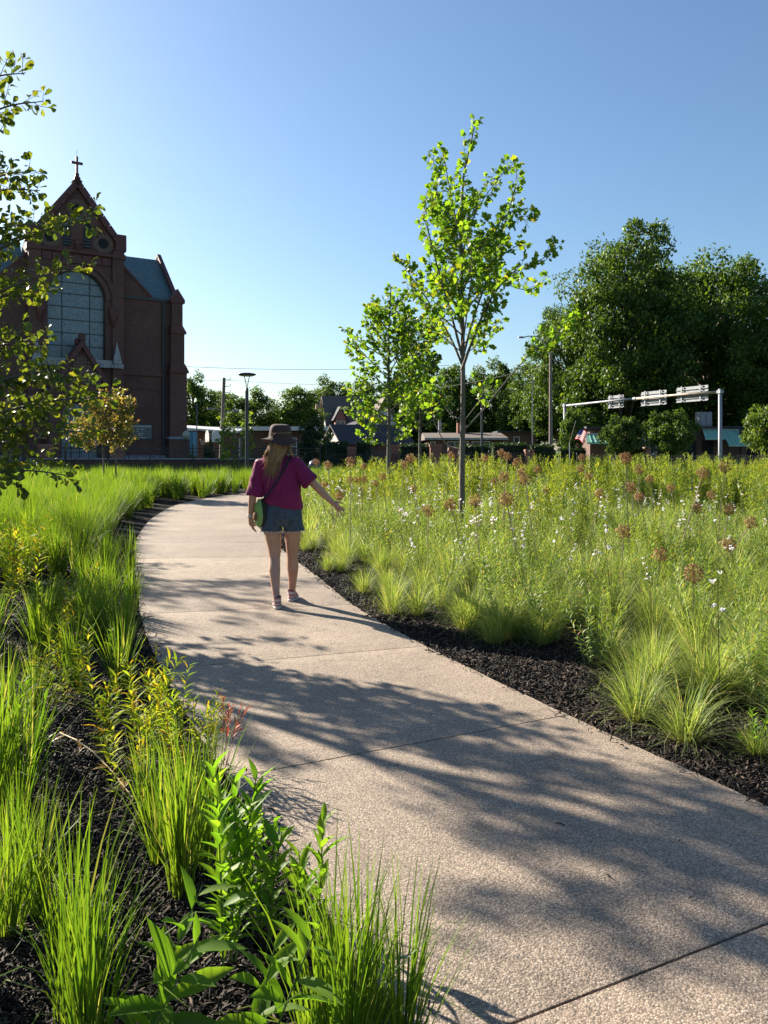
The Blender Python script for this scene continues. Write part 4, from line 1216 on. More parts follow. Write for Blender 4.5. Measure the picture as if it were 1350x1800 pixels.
def grass_mesh(name, mat, **kw):
    V, Q, rn, tip = blades(**kw)
    me = np_mesh(name, V, Q, None, rn, tip, True)
    me.materials.append(mat)
    return me

# ------------------------------------------------------------------ instancing for uncountable ground cover
def instancer(name, meshes, pts, scl, label=None, cat=None, tilt=0.12, parent=None, seed=1, full=False):
    """ONE object of kind stuff: every point carries one of the given tufts"""
    r = np.random.default_rng(seed)
    coll = bpy.data.collections.new(name + '_kinds')
    for m in meshes:
        o = bpy.data.objects.new(m.name, m)
        coll.objects.link(o)
    me = bpy.data.meshes.new(name)
    n = len(pts)
    me.vertices.add(n)
    me.vertices.foreach_set('co', np.asarray(pts, dtype=np.float32).ravel())
    rot = np.stack([r.normal(0, tilt, n), r.normal(0, tilt, n), r.uniform(0, 6.283, n)], 1)
    if full: rot[:, :2] = r.normal(0, tilt, (n, 2))
    a = me.attributes.new('rot', 'FLOAT_VECTOR', 'POINT'); a.data.foreach_set('vector', rot.astype(np.float32).ravel())
    a = me.attributes.new('scl', 'FLOAT', 'POINT'); a.data.foreach_set('value', np.asarray(scl, dtype=np.float32))
    a = me.attributes.new('idx', 'INT', 'POINT'); a.data.foreach_set('value', r.integers(0, len(meshes), n).astype(np.int32))
    o = link(name, me, None, parent)
    g = bpy.data.node_groups.new(name, 'GeometryNodeTree')
    g.interface.new_socket('Geometry', in_out='INPUT', socket_type='NodeSocketGeometry')
    g.interface.new_socket('Geometry', in_out='OUTPUT', socket_type='NodeSocketGeometry')
    N = g.nodes.new
    gi, go = N('NodeGroupInput'), N('NodeGroupOutput')
    ip, ci = N('GeometryNodeInstanceOnPoints'), N('GeometryNodeCollectionInfo')
    ci.inputs['Collection'].default_value = coll
    ci.inputs['Separate Children'].default_value = True
    ci.inputs['Reset Children'].default_value = True
    def attr(nm, dt):
        q = N('GeometryNodeInputNamedAttribute'); q.data_type = dt; q.inputs['Name'].default_value = nm
        return [s for s in q.outputs if s.enabled and s.name == 'Attribute'][0]
    g.links.new(gi.outputs[0], ip.inputs['Points'])
    g.links.new(ci.outputs[0], ip.inputs['Instance'])
    ip.inputs['Pick Instance'].default_value = True
    g.links.new(attr('idx', 'INT'), ip.inputs['Instance Index'])
    e2r = N('FunctionNodeEulerToRotation')
    g.links.new(attr('rot', 'FLOAT_VECTOR'), e2r.inputs[0]); g.links.new(e2r.outputs[0], ip.inputs['Rotation'])
    g.links.new(attr('scl', 'FLOAT'), ip.inputs['Scale'])
    g.links.new(ip.outputs[0], go.inputs[0])
    md = o.modifiers.new('cover', 'NODES'); md.node_group = g
    return tag(o, label, cat, None, 'stuff')

# ------------------------------------------------------------------ young trees with separate leaves
def make_tree(name, label, cat, base, mains, bark, leaf_mat, tpl, lsize, seed, twig_len=0.35, twig_gap=0.11, leaf_gap=0.045, n_parts=300, hang=0.3, tri=None, leaf_up=0.6, group=None, keep=None, spread=0.9):
    r = np.random.default_rng(seed)
    root = tag(empty(name, base), label, cat, group)
    B = np.array(base)
    P, D, U = [], [], []
    for bi, (pts, r0, r1, ls) in enumerate(mains):
        c = catmull([np.array(p)-B for p in pts], 6)
        n = len(c)
        rad = [r0 + (r1-r0)*(i/(n-1))**0.8 for i in range(n)]
        mb = MB()
        mb.tube(c, rad, 9 if bi == 0 else 6)
        seg = np.linalg.norm(np.diff(c, axis=0), axis=1); arc = np.concatenate([[0], np.cumsum(seg)])
        tot = arc[-1]
        s = tot*ls
        while s < tot:
            p = np.array([np.interp(s, arc, c[:, k]) for k in range(3)])
            q = min(np.searchsorted(arc, s), n-1)
            tg = unit(c[q]-c[q-1])
            side = unit(np.cross(tg, r.normal(0, 1, 3)))
            fr = s/tot
            d = unit(tg*0.75 + side*spread + np.array([0, 0, 0.25]))
            L = twig_len*r.uniform(0.45, 1.15)*(1.25-0.75*fr)
            m = 4; tp = [p]
            for k in range(1, m+1):
                tp.append(tp[-1] + unit(d + np.array([0, 0, 0.12*k]) + r.normal(0, .10, 3))*L/m)
            mb.tube(tp, [0.0045, 0.0035, 0.003, 0.0025, 0.0018], 4, False)
            tp = np.array(tp)
            nl = max(2, int(L/leaf_gap))
            for k in range(nl):
                t = (k+0.6)/nl*m; i0 = min(int(t), m-1)
                lp = tp[i0]*(1-(t-i0)) + tp[i0+1]*(t-i0)
                od = unit(np.cross(d, r.normal(0, 1, 3)))
                ld = unit(d*0.5 + od*0.9 + np.array([0, 0, -hang*r.uniform(0, 2)]))
                P.append(lp + ld*lsize*0.12); D.append(ld); U.append(r.normal(0, 1, 3)*0.75 + np.array([0, 0, leaf_up]))
            for k in range(2):
                ld = unit(d + r.normal(0, .35, 3)); P.append(tp[-1]); D.append(ld); U.append(r.normal(0, .7, 3) + np.array([0, 0, leaf_up]))
            s += twig_gap*r.uniform(0.6, 1.4)
        mb.build('trunk' if bi == 0 else 'branch', bark, root, None, True)
    P, D, U = np.array(P), np.array(D), np.array(U)
    if keep is not None:
        kk = keep(P + B); P, D, U = P[kk], D[kk], U[kk]
    S = lsize*r.uniform(0.55, 1.2, len(P)); rn = r.uniform(0, 1, len(P)); F = frames(D, U)
    # leaves that show largest in the photograph become objects of their own
    W = P + B
    vis = (np.abs(W[:, 0]/np.maximum(W[:, 1], .1)) < 0.47)
    score = np.where(vis, S/np.maximum(W[:, 1], .1), 0) + r.uniform(0, 1e-4, len(P))
    order = np.argsort(-score)
    own = order[:n_parts] if n_parts else order[:0]; rest = order[n_parts:]
    me = scatter('crown', tpl[0], tpl[1], P[rest], F[rest], S[rest], rn[rest])
    crown = link('crown', me, leaf_mat, root)
    tag(crown, kind='stuff')
    lm = leaf_mesh('leaf', tpl); lm.materials.append(leaf_mat)
    for i in own:
        o = bpy.data.objects.new('leaf', lm); COL.objects.link(o); o.parent = crown
        mt = Matrix(F[i].tolist()).to_4x4()
        o.matrix_local = Matrix.Translation(P[i].tolist()) @ mt @ Matrix.Scale(float(S[i]), 4)
    return root, len(P)

def pxb(d, *pts):
    """branch through photo pixels at distance d plus a per-point offset in depth"""
    return [tuple(PX(x, y, d + (o[0] if o else 0))) for x, y, *o in pts]

D1 = 11.5
tb_ = PX(813, 0, D1)
T1 = [
 (pxb(D1,(813,974),(812,880),(813,760),(814,640),(812,520),(811,400),(815,310),(828,250),(836,212)), 0.052, 0.006, 0.52),
 (pxb(D1,(812,640),(790,590,.1),(760,540,.3),(722,485,.5),(703,455,.6)), 0.020, 0.004, 0.25),
 (pxb(D1,(812,625),(795,560,-.2),(772,480,-.4),(752,400,-.5),(748,345,-.5)), 0.022, 0.004, 0.35),
 (pxb(D1,(812,540),(795,460,.3),(775,380,.5),(765,310,.6),(762,272,.6)), 0.016, 0.003, 0.3),
 (pxb(D1,(812,650),(830,600,-.2),(860,530,-.5),(900,480,-.8),(945,460,-.9),(985,432,-1.0)), 0.024, 0.004, 0.3),
 (pxb(D1,(813,630),(832,560,.3),(860,480,.5),(885,400,.7),(905,330,.8),(908,295,.8)), 0.022, 0.004, 0.3),
 (pxb(D1,(812,520),(835,450,-.3),(870,400,-.6),(905,370,-.7),(930,400,-.8)), 0.016, 0.003, 0.3),
 (pxb(D1,(812,450),(825,400,.2),(850,350,.4),(880,310,.5),(900,290,.5)), 0.013, 0.003, 0.25),
 (pxb(D1,(812,430),(800,380,-.2),(790,330,-.3),(783,290,-.4),(778,270,-.4)), 0.012, 0.003, 0.25),
 (pxb(D1,(813,560),(840,520,.5),(880,500,.9),(930,510,1.2),(960,490,1.3)), 0.014, 0.003, 0.35),
 (pxb(D1,(813,590),(780,560,-.5),(745,530,-.8),(715,505,-1.0)), 0.012, 0.003, 0.35),
 (pxb(D1,(812,760),(850,720,.1),(890,670,.2),(935,620,.3),(985,585,.4),(1005,560,.4)), 0.018, 0.003, 0.55),
 (pxb(D1,(812,745),(835,715,-.3),(850,690,-.4),(848,672,-.4)), 0.010, 0.003, 0.55),
 (pxb(D1,(812,790),(785,780,.2),(765,745,.3),(755,705,.4),(745,690,.4)), 0.013, 0.003, 0.62),
 (pxb(D1,(812,740),(790,725,.3),(775,700,.4),(770,670,.4)), 0.009, 0.002, 0.75),
 (pxb(D1,(813,600),(805,540,.6),(800,470,1.0),(805,410,1.2)), 0.013, 0.003, 0.3),
 (pxb(D1,(813,610),(822,540,-.6),(830,470,-1.0),(822,410,-1.2)), 0.013, 0.003, 0.3),
 (pxb(D1,(813,500),(850,470,.3),(895,440,.5),(915,430,.6)), 0.011, 0.003, 0.3),
]
r1 = random.Random(8)
for i in range(16):
    y0 = r1.uniform(430, 640); side = 1 if i % 2 else -1; rc_ = r1.uniform(35, 85)*(0.55+0.45*(y0-380)/260); rs = r1.uniform(45, 110); dz = r1.uniform(-.9, .9)
    T1.append((pxb(D1,(812,y0),(812+side*rc_*.45,y0-rs*.4,dz*.4),(812+side*rc_,y0-rs,dz)), 0.010, 0.003, 0.25))
t1, n1 = make_tree('tulip_tree', 'tallest young tulip tree with bare straight trunk rising from the meadow', 'tree', (tb_.x, D1, -0.03), T1, M['bark_young'], M['tulip'], TULIP, 0.084, 11, 0.36, 0.068, 0.042, 300, 0.25)

D2 = 20.0
tb2 = PX(683, 0, D2)
T2 = [(pxb(D2,(683,880),(683,800),(684,720),(683,640),(684,580),(686,525),(687,505)), 0.062, 0.008, 0.42)]
r2 = random.Random(4)
for i in range(30):
    f = i/29
    y0 = 785 - 245*f
    side = 1 if i % 2 else -1
    reach = (68 if f < 0.65 else 54)*(1-0.45*max(0, f-0.6)/0.4)*r2.uniform(0.55, 1.15)
    rise = (35+75*f)*r2.uniform(0.6, 1.3)
    dz = r2.uniform(-1.0, 1.0)
    rise = min(rise, (y0-(522+reach*0.75))/1.1) if y0-(522+reach*0.75) > 12 else 12
    T2.append((pxb(D2,(683,y0),(683+side*reach*.4,y0-rise*.4,dz*.4),(683+side*reach*.8,y0-rise*.8,dz*.8),(683+side*reach,y0-rise*1.1,dz)), 0.018, 0.004, 0.2))
t2, n2 = make_tree('tulip_tree', 'bushy yellow-green young tulip tree, shorter than the tallest one', 'tree', (tb2.x, D2, -0.03), T2, M['bark_young'], M['tulip'], TULIP, 0.098, 12, 0.34, 0.058, 0.048, 0, 0.3)
D3 = 27.0
tb3 = PX(738, 0, D3)
T3 = [(pxb(D3,(738,860),(738,780),(739,700),(737,620),(735,575)), 0.065, 0.01, 0.4)]
for i in range(20):
    f = i/19; y0 = 760-150*f; side = 1 if i % 2 else -1
    reach = 42*(1-0.4*f)*r2.uniform(0.6, 1.2); rise = 45*r2.uniform(.6, 1.3); dz = r2.uniform(-.9, .9)
    T3.append((pxb(D3,(738,y0),(738+side*reach*.6,y0-rise*.5,dz*.5),(738+side*reach,y0-rise,dz)), 0.018, 0.004, 0.2))
t3, n3 = make_tree('tulip_tree', 'darker green young tulip tree half hidden behind the bushy one', 'tree', (tb3.x, D3, -0.03), T3, M['bark_young'], M['mid_tree'], TULIP, 0.15, 13, 0.45, 0.10, 0.055, 0, 0.3)

# oak leaning in from the left; its shade falls over the near path
OX, OY = -4.75, 7.8
def ob(*tips): return tips
r3 = random.Random(21)
O1 = [([(OX,OY,-0.03),(OX+.02,OY,1.2),(OX-.03,OY+.05,2.6),(OX+.04,OY,3.9),(OX+.02,OY+.05,4.9),(OX+.1,OY,5.5)], 0.075, 0.012, 0.55)]
vis_tips = [(45,128,7.6,.9),(76,178,7.4,.8),(62,300,7.3,.8),(70,335,7.7,.6),(45,395,7.0,.7),(168,385,7.2,1.2),(120,405,7.6,1.0),(140,472,7.0,1.1),(100,500,7.4,1.1),(60,520,7.6,.8),(40,585,7.2,.8),(85,600,7.5,.8),(105,650,7.0,1.0),(195,700,7.0,.8),(160,670,7.2,.6),(120,720,7.3,.8),(95,770,7.2,.9),(150,760,6.9,.5),(60,800,7.4,.6),(115,835,6.9,.5),(30,850,7.1,.4),(20,680,7.3,.7),(15,740,7.6,.6),(30,620,7.8,.7)]
for x, y, d, dr in vis_tips:
    tip = PX(x, y, d)
    z0 = max(0.9, min(5.0, tip.z - dr*0.55))
    a = Vector((OX, OY, z0)); m1 = a.lerp(tip, 0.4) + Vector((0, 0, 0.10)); m2 = a.lerp(tip, 0.75) + Vector((0, 0, 0.10))
    O1.append(([tuple(a), tuple(m1), tuple(m2), tuple(tip)], 0.022, 0.004, 0.35))
for i in range(20):
    az = r3.uniform(0.9, 5.4); z0 = r3.uniform(0.9, 4.9); L = r3.uniform(0.8, 1.6)*(1.15-0.12*z0)*(1-0.55*max(0, -math.cos(az)))
    dx, dy = math.cos(az), math.sin(az)
    tip = Vector((OX+dx*L, OY+dy*L, z0+r3.uniform(.1,.8)))
    a = Vector((OX, OY, z0)); m1 = a.lerp(tip, .5) + Vector((0, 0, .08))
    O1.append(([tuple(a), tuple(m1), tuple(tip)], 0.020, 0.004, 0.3))
for i in range(20):
    az = r3.uniform(0, 6.283); z0 = r3.uniform(3.1, 4.7); L = r3.uniform(0.5, 1.05)
    tip = Vector((OX+math.cos(az)*L, OY+math.sin(az)*L, z0+r3.uniform(.15,.6))); a = Vector((OX, OY, z0))
    O1.append(([tuple(a), tuple(a.lerp(tip, .5)+Vector((0,0,.06))), tuple(tip)], 0.016, 0.004, 0.3))
oak, no = make_tree('oak_tree', 'young oak reaching leafy branches in front of the church', 'tree', (OX, OY, -0.03), O1, M['bark_young'], M['oak'], OAK, 0.092, 31, 0.30, 0.070, 0.030, 300, 0.25)
# a second oak further along the bed, mostly out of view
OX2, OY2 = -9.0, 14.2
O2 = [([(OX2,OY2,-0.03),(OX2,OY2,1.5),(OX2+.05,OY2,3.2),(OX2,OY2,4.8)], 0.07, 0.012, 0.5)]
for i in range(26):
    az = r3.uniform(0, 6.28); z0 = r3.uniform(1.1, 4.4); L = r3.uniform(0.7, 1.6)
    tip = Vector((OX2+math.cos(az)*L, OY2+math.sin(az)*L, z0+r3.uniform(.2,.8))); a = Vector((OX2, OY2, z0))
    O2.append(([tuple(a), tuple(a.lerp(tip, .5)+Vector((0,0,.08))), tuple(tip)], 0.02, 0.004, 0.3))
make_tree('oak_tree', 'second young oak standing in the tall grass farther along the bed', 'tree', (OX2, OY2, -0.03), O2, M['bark_young'], M['oak'], OAK, 0.11, 33, 0.32, 0.11, 0.05, 0, 0.25)

# small tree turning orange before the church
D4 = 25.0
b4 = PX(182, 0, D4)
T4 = []
for k, bx in enumerate((182, 204)):
    T4.append((pxb(D4,(bx,871),(bx,800),(bx-4+8*k,755),(bx-8+14*k,715),(bx-10+10*k,695)), 0.035, 0.008, 0.5))
for i in range(44):
    f = i/43; y0 = 803-88*f; side = 1 if i % 2 else -1; bx = 182 if side < 0 else 204
    reach = 56*(1-.45*f)*r2.uniform(.5,1.15); rise = 30*r2.uniform(.2,1.4); dz = r2.uniform(-.9,.9)
    if side > 0: reach *= .62
    if i % 3 == 0: bx, side, reach = 193, -side, reach*.5
    T4.append((pxb(D4,(bx,y0),(bx+side*reach*.6,y0-rise*.6,dz*.6),(bx+side*reach,y0-rise,dz)), 0.012, 0.003, 0.25))
make_tree('small_tree', 'small two-stemmed tree with leaves turning orange before the church', 'tree', (b4.x, D4, -0.03), T4, M['bark_young'], M['rusty'], OAK, 0.115, 41, 0.34, 0.06, 0.045, 0, 0.1)
D5 = 36.0
b5 = PX(412, 0, D5)
T5 = [(pxb(D5,(425,868),(420,820),(414,780),(408,750)), 0.04, 0.01, 0.35)]
for i in range(16):
    f = i/15; y0 = 820-65*f; side = 1 if i % 2 else -1
    T5.append((pxb(D5,(417,y0),(417+side*14,y0-10,r2.uniform(-.3,.3)),(415+side*r2.uniform(16,30),y0-22,r2.uniform(-.8,.8))), 0.012, 0.003, 0.3))
make_tree('small_tree', 'slender light green sapling next to the path lamp', 'tree', (b5.x, D5, -0.03), T5, M['bark_young'], M['fresh_tree'], OAK, 0.19, 43, 0.35, 0.16, 0.08, 0, 0.2)

# ------------------------------------------------------------------ grown trees in the background
def big_crown(seed, H, R, trunk_h, npuff, per, leaf, squash=1.0, cone=0.0):
    """crown of leaf clumps with gaps: returns leaf mesh data and limb builder, height H, radius R"""
    r = np.random.default_rng(seed)
    zc = (H + trunk_h)/2; rz = (H - trunk_h)/2
    C, RR = [], []
    mb = MB()
    mb.tube([(0,0,0),(0.05*R,0,trunk_h*0.6),(-0.03*R,0.02*R,trunk_h*1.2),(0,0,zc),(0,0,H*0.85)], [0.055*R+.12, 0.045*R+.09, 0.035*R+.06, 0.02*R+.03, 0.02], 10)
    tries = 0
    while len(C) < npuff and tries < 6000:
        tries += 1
        v = unit(r.normal(0, 1, 3)); k = r.uniform(0.35, 1.0)**0.5
        p = v*k
        wob = 1 + 0.42*mnoise.noise(Vector((v[0]*1.7+seed, v[1]*1.7, v[2]*1.7)))
        taper = 1 - cone*(p[2]*0.5+0.5)
        q = np.array([p[0]*R*0.82*taper*wob, p[1]*R*0.82*taper*wob, zc + p[2]*rz*0.86*wob])
        rr = R*r.uniform(0.12, 0.25)
        if all(np.linalg.norm(q-c) > (rr+s)*0.60 for c, s in zip(C, RR)):
            C.append(q); RR.append(rr)
    for c, s in zip(C, RR):
        if r.uniform() < 0.6:
            st = np.array([0, 0, max(trunk_h*0.8, c[2]-0.55*R)])
            mb.tube([st, st*0.5+c*0.5+np.array([0,0,0.06*R]), c], [0.018*R+.02, 0.012*R+.015, 0.01], 5, False)
    C, RR = np.array(C), np.array(RR)
    n = len(C)*per
    ci = r.integers(0, len(C), n)
    v = unit(r.normal(0, 1, (n, 3)))
    k = r.uniform(0.25, 1.08, n)**0.55
    nz = np.array([mnoise.noise(Vector((a[0]*2.6+i*3.1, a[1]*2.6, a[2]*2.6))) for a, i in zip(v, ci)])
    p = C[ci] + v*(RR[ci]*k*(1+0.55*nz))[:, None]*np.array([1, 1, 0.82*squash])
    d = unit(v*0.6 + r.normal(0, .8, (n, 3)) + np.array([0, 0, -0.25]))
    u = v*0.9 + r.normal(0, .6, (n, 3)) + np.array([0, 0, 0.5])
    return p, frames(d, u), leaf*r.uniform(.55, 1.25, n), (r.uniform(0, .75, n) + r.uniform(0, .25, len(C))[ci]), mb

CROWNS = {}
def grown_tree(kind, name, label, px, ytop, d, halfw, mat, rz=0.0, group='trees along the street', zbase=-0.12):
    """kind names a crown that is grown once and reused at another size"""
    top = PX(px, ytop, d)
    H = top.z - zbase; R = halfw/FPX*d
    if kind not in CROWNS:
        sd, h0, r0, th, npuff, per, leaf, sq, cone = KINDS[kind]
        p, F, S, rn, mb = big_crown(sd, h0, r0, th, npuff, per, leaf, sq, cone)
        CROWNS[kind] = (scatter('crown', RHOMB[0], RHOMB[1], p, F, S, rn), mb.mesh('trunk'), h0, r0)
    cm, tm, h0, r0 = CROWNS[kind]
    root = tag(empty(name, (top.x, d, zbase), rz), label, 'tree', group)
    root.scale = (R/r0, R/r0, H/h0)
    key = (kind, mat)
    if key not in CROWNS:
        m2 = cm.copy(); m2.materials.clear(); m2.materials.append(M[mat]); CROWNS[key] = m2
    o = link('crown', CROWNS[key], None, root); tag(o, kind='stuff')
    link('trunk', tm, M['bark_old'], root)
    return root
KINDS = {  # seed, height, radius, clear trunk, clumps, leaves per clump, leaf size, squash, cone
 'broad_a': (101, 20.0, 8.5, 1.4, 130, 420, 0.32, 0.85, 0.16),
 'broad_b': (112, 18.0, 8.5, 1.2, 130, 420, 0.32, 0.85, 0.10),
 'round_a': (103, 10.0, 4.8, 0.9, 70, 330, 0.25, 0.9, 0.2),
 'round_b': (104, 10.0, 4.6, 0.9, 70, 330, 0.25, 0.95, 0.35),
 'low_a':   (105, 5.0, 3.0, 0.9, 40, 300, 0.21, 0.9, 0.15),
 'bush_a':  (106, 3.4, 1.6, 0.25, 36, 260, 0.12, 1.0, 0.35),
}
grown_tree('broad_a', 'street_tree', 'tallest dark leafy tree rising behind the overhead sign gantry', 1098, 400, 76, 145, 'dark_tree', 0.4)
grown_tree('broad_b', 'street_tree', 'dark tree with rounded top beside the tallest street tree', 1250, 448, 80, 140, 'dark_tree', 2.0)
grown_tree('broad_a', 'street_tree', 'dark tree overhanging the green metal awnings', 1385, 500, 70, 120, 'dark_tree', 3.6)
grown_tree('broad_b', 'street_tree', 'broad dark tree filling the space between the two tallest crowns', 1175, 458, 92, 130, 'dark_tree', 5.6)
grown_tree('broad_b', 'street_tree', 'dark tree behind the tan street-light pole', 1000, 535, 82, 88, 'dark_tree', 4.4)
grown_tree('round_b', 'street_tree', 'mid green tree left of the tan street-light pole', 930, 640, 88, 72, 'mid_tree', 1.0)
grown_tree('round_a', 'street_tree', 'mid green tree over the flat-roofed brick house', 868, 628, 98, 74, 'mid_tree', 2.2)
grown_tree('round_b', 'street_tree', 'dark round tree over the low brick house', 800, 645, 95, 70, 'dark_tree', 0.2)
grown_tree('round_a', 'street_tree', 'dark tree behind the bushy young tulip tree', 715, 650, 100, 74, 'dark_tree', 5.1)
grown_tree('round_b', 'street_tree', 'pale-topped tree behind the white gabled house', 632, 672, 125, 66, 'mid_tree', 3.3)
grown_tree('round_a', 'street_tree', 'tree rising behind the tan chimney of the gabled house', 582, 660, 110, 62, 'mid_tree', 3.9)
grown_tree('round_b', 'street_tree', 'dark dense tree above the person with the brown hat', 522, 682, 92, 62, 'dark_tree', 0.9)
grown_tree('round_a', 'street_tree', 'wide dark tree directly behind the path lamp', 440, 680, 94, 68, 'dark_tree', 1.7)
grown_tree('round_b', 'street_tree', 'pale green tree behind the leaning utility pole', 385, 690, 105, 50, 'mid_tree', 2.5)
grown_tree('round_a', 'street_tree', 'loose-crowned tree next to the church corner buttress', 340, 655, 100, 52, 'dark_tree', 0.5)
grown_tree('low_a', 'street_tree', 'low dark tree under the left end of the gantry', 1096, 725, 57, 42, 'mid_tree', 0.4)
grown_tree('low_a', 'street_tree', 'low spreading tree under the right half of the gantry', 1178, 715, 55, 56, 'mid_tree', 2.4)
grown_tree('low_a', 'street_tree', 'sunlit light green tree right of the tall gantry post', 1350, 700, 54, 48, 'fresh_tree', 4.0)
grown_tree('low_a', 'street_tree', 'low dark tree behind the flag by the gantry', 1006, 712, 61.5, 27, 'dark_tree', 5.0)
grown_tree('bush_a', 'conical_shrub', 'dense dark green conical shrub beside the hedge', 552, 731, 53, 38, 'hedge', 0.7, 'shrubs by the fence')
grown_tree('bush_a', 'shrub', 'low dark shrub below the basketball hoops', 368, 778, 58, 16, 'hedge', 1.7, 'shrubs by the fence')
grown_tree('bush_a', 'shrub', 'low green shrub behind the fence near the leaning pole', 397, 797, 56, 16, 'mid_tree', 2.7, 'shrubs by the fence')
grown_tree('bush_a', 'shrub', 'pale green shrub by the globe lamp', 337, 797, 55, 14, 'fresh_tree', 3.7, 'shrubs by the fence')
# woodland closing the view
rw = np.random.default_rng(55)
PW = []
for i in range(170):
    x = rw.uniform(-150, 170); y = rw.uniform(135, 190); h = rw.uniform(6, 11); R = rw.uniform(3.5, 6)
    n = 200
    v = unit(rw.normal(0, 1, (n, 3)))
    PW.append(np.array([x, y, h*0.5]) + v*np.array([R, R, h*0.52])*rw.uniform(.6, 1.05, (n, 1)))
PW = np.concatenate(PW)
fw = scatter('woodland', RHOMB[0], RHOMB[1], PW, frames(unit(rw.normal(0, 1, PW.shape)), rw.normal(0, 1, PW.shape)+np.array([0,-.5,.6])), rw.uniform(.6, 1.6, len(PW)), rw.uniform(0, 1, len(PW)))
tag(link('far_woodland', fw, M['dark_tree']), 'dark far-off woodland closing the view behind the houses', 'woodland', None, 'stuff')

# ------------------------------------------------------------------ clipped hedges
def hedge(p0, p1, ytop, d, depth, label, mat='hedge'):
    a, b = PX(p0, ytop, d), PX(p1, ytop, d)
    h = a.z + 0.12; w = b.x - a.x
    r = np.random.default_rng(int(p0))
    n = int(1500*w*0.5)
    root = tag(empty('hedge', ((a.x+b.x)/2, d, -0.12)), label, 'hedge', 'clipped hedges')
    f = r.uniform(0, 1, n)
    x = r.uniform(-w/2, w/2, n); z = r.uniform(0.1, h, n); y = np.zeros(n)
    top = f > 0.62
    y[top] = r.uniform(0, depth, top.sum()); z[top] = h
    sd = f < 0.12
    x[sd] = np.sign(r.uniform(-1, 1, sd.sum()))*w/2; y[sd] = r.uniform(0, depth, sd.sum())
    p = np.stack([x, y, z], 1) + r.normal(0, .045, (n, 3))
    nm = np.where(top[:, None], np.array([[0, 0, 1.]]), np.array([[0, -1., 0.3]]))
    me = scatter('foliage', RHOMB[0], RHOMB[1], p, frames(unit(r.normal(0, 1, (n, 3))), nm + r.normal(0, .5, (n, 3))), r.uniform(.07, .16, n), r.uniform(0, 1, n))
    tag(link('foliage', me, M[mat], root), kind='stuff')
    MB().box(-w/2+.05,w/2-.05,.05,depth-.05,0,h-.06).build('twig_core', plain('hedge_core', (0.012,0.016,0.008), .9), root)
hedge(572, 611, 779, 50.3, 1.0, 'dark clipped hedge beside the conical shrub')
hedge(626, 653, 779, 50.3, 1.0, 'dark clipped hedge right of the dark brick pier')
hedge(702, 756, 783, 48.5, 1.0, 'clipped hedge between the red brick piers')
hedge(806, 862, 784, 49, 1.0, 'clipped hedge below the row of white-framed windows')
hedge(866, 926, 781, 53, 1.2, 'clipped hedge below the flat-roofed brick house')
hedge(934, 975, 784, 52, 1.0, 'clipped hedge at the foot of the tan street-light pole')
hedge(1080, 1135, 790, 57, 1.0, 'green-topped hedge in front of the orange brick porch', 'mid_tree')
hedge(985, 1030, 790, 60, 1.0, 'low hedge at the left post of the gantry')
# ------------------------------------------------------------------ planting: tufts, stems, flowers
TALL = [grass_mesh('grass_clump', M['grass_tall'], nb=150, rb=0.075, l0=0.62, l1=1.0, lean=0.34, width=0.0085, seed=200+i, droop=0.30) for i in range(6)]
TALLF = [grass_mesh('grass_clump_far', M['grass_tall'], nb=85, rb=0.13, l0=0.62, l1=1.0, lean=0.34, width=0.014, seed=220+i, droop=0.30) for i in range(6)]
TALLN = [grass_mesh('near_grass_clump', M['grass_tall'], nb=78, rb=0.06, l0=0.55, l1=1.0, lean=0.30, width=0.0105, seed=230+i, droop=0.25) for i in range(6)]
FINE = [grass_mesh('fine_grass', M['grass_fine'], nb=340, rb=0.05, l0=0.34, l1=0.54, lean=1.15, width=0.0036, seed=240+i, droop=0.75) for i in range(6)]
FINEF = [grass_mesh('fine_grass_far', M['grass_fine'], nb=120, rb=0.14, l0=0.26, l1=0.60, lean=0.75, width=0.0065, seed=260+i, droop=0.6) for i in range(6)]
GAUR = [joined_leafy('meadow_herb', M['gaura'], M['stem'], nst=12, h0=0.32, h1=0.66, lean=0.45, leaf_len=0.060, per=66, seed=280+i, rb=0.08) for i in range(5)]
AMB = [joined_leafy('narrow_leaved_plant', M['amsonia_back'], M['stem'], nst=13, h0=0.62, h1=0.98, lean=0.26, leaf_len=0.105, per=52, seed=300+i, rb=0.12, up=0.9) for i in range(5)]
AMF = [joined_leafy('yellowing_plant', M['amsonia'], M['stem'], nst=5, h0=0.34, h1=0.54, lean=0.30, leaf_len=0.100, per=66, seed=320+i, rb=0.07, up=0.75, start=0.2) for i in range(4)]
REDP = joined_leafy('red_leaved_plant', M['red_leaf'], M['red_stem'], nst=5, h0=0.30, h1=0.44, lean=0.35, leaf_len=0.060, per=52, seed=341, rb=0.03, up=1.3, start=0.5)

def place(me, name, x, y, s, rz, label, cat, group, tx=0.0, ty=0.0):
    o = bpy.data.objects.new(name, me)
    COL.objects.link(o)
    o.location = (x, y, ground_z(x, y)-0.01)
    o.rotation_euler = (tx, ty, rz)
    o.scale = (s, s, s)
    return tag(o, label, cat, group)

def zone(n, x0, x1, y0, y1, seed):
    r = np.random.default_rng(seed)
    x = r.uniform(x0, x1, n); y = r.uniform(y0, y1, n)
    return x, y, r
MIDY, MIDX = MID[:, 1], MID[:, 0]
def side_of(x, y):
    """-1 on the church side of the path, +1 on the meadow side"""
    i = ((MID[None]-np.stack([x, y], 1)[:, None])**2).sum(2).argmin(1)
    i = np.clip(i, 1, len(MID)-2)
    t = MID[i+1]-MID[i-1]
    d = np.stack([x, y], 1)-MID[i]
    return np.where(t[:, 0]*d[:, 1]-t[:, 1]*d[:, 0] > 0, -1, 1)
def inview(x, y, m=0.9): return np.abs(x) < 0.485*y + m

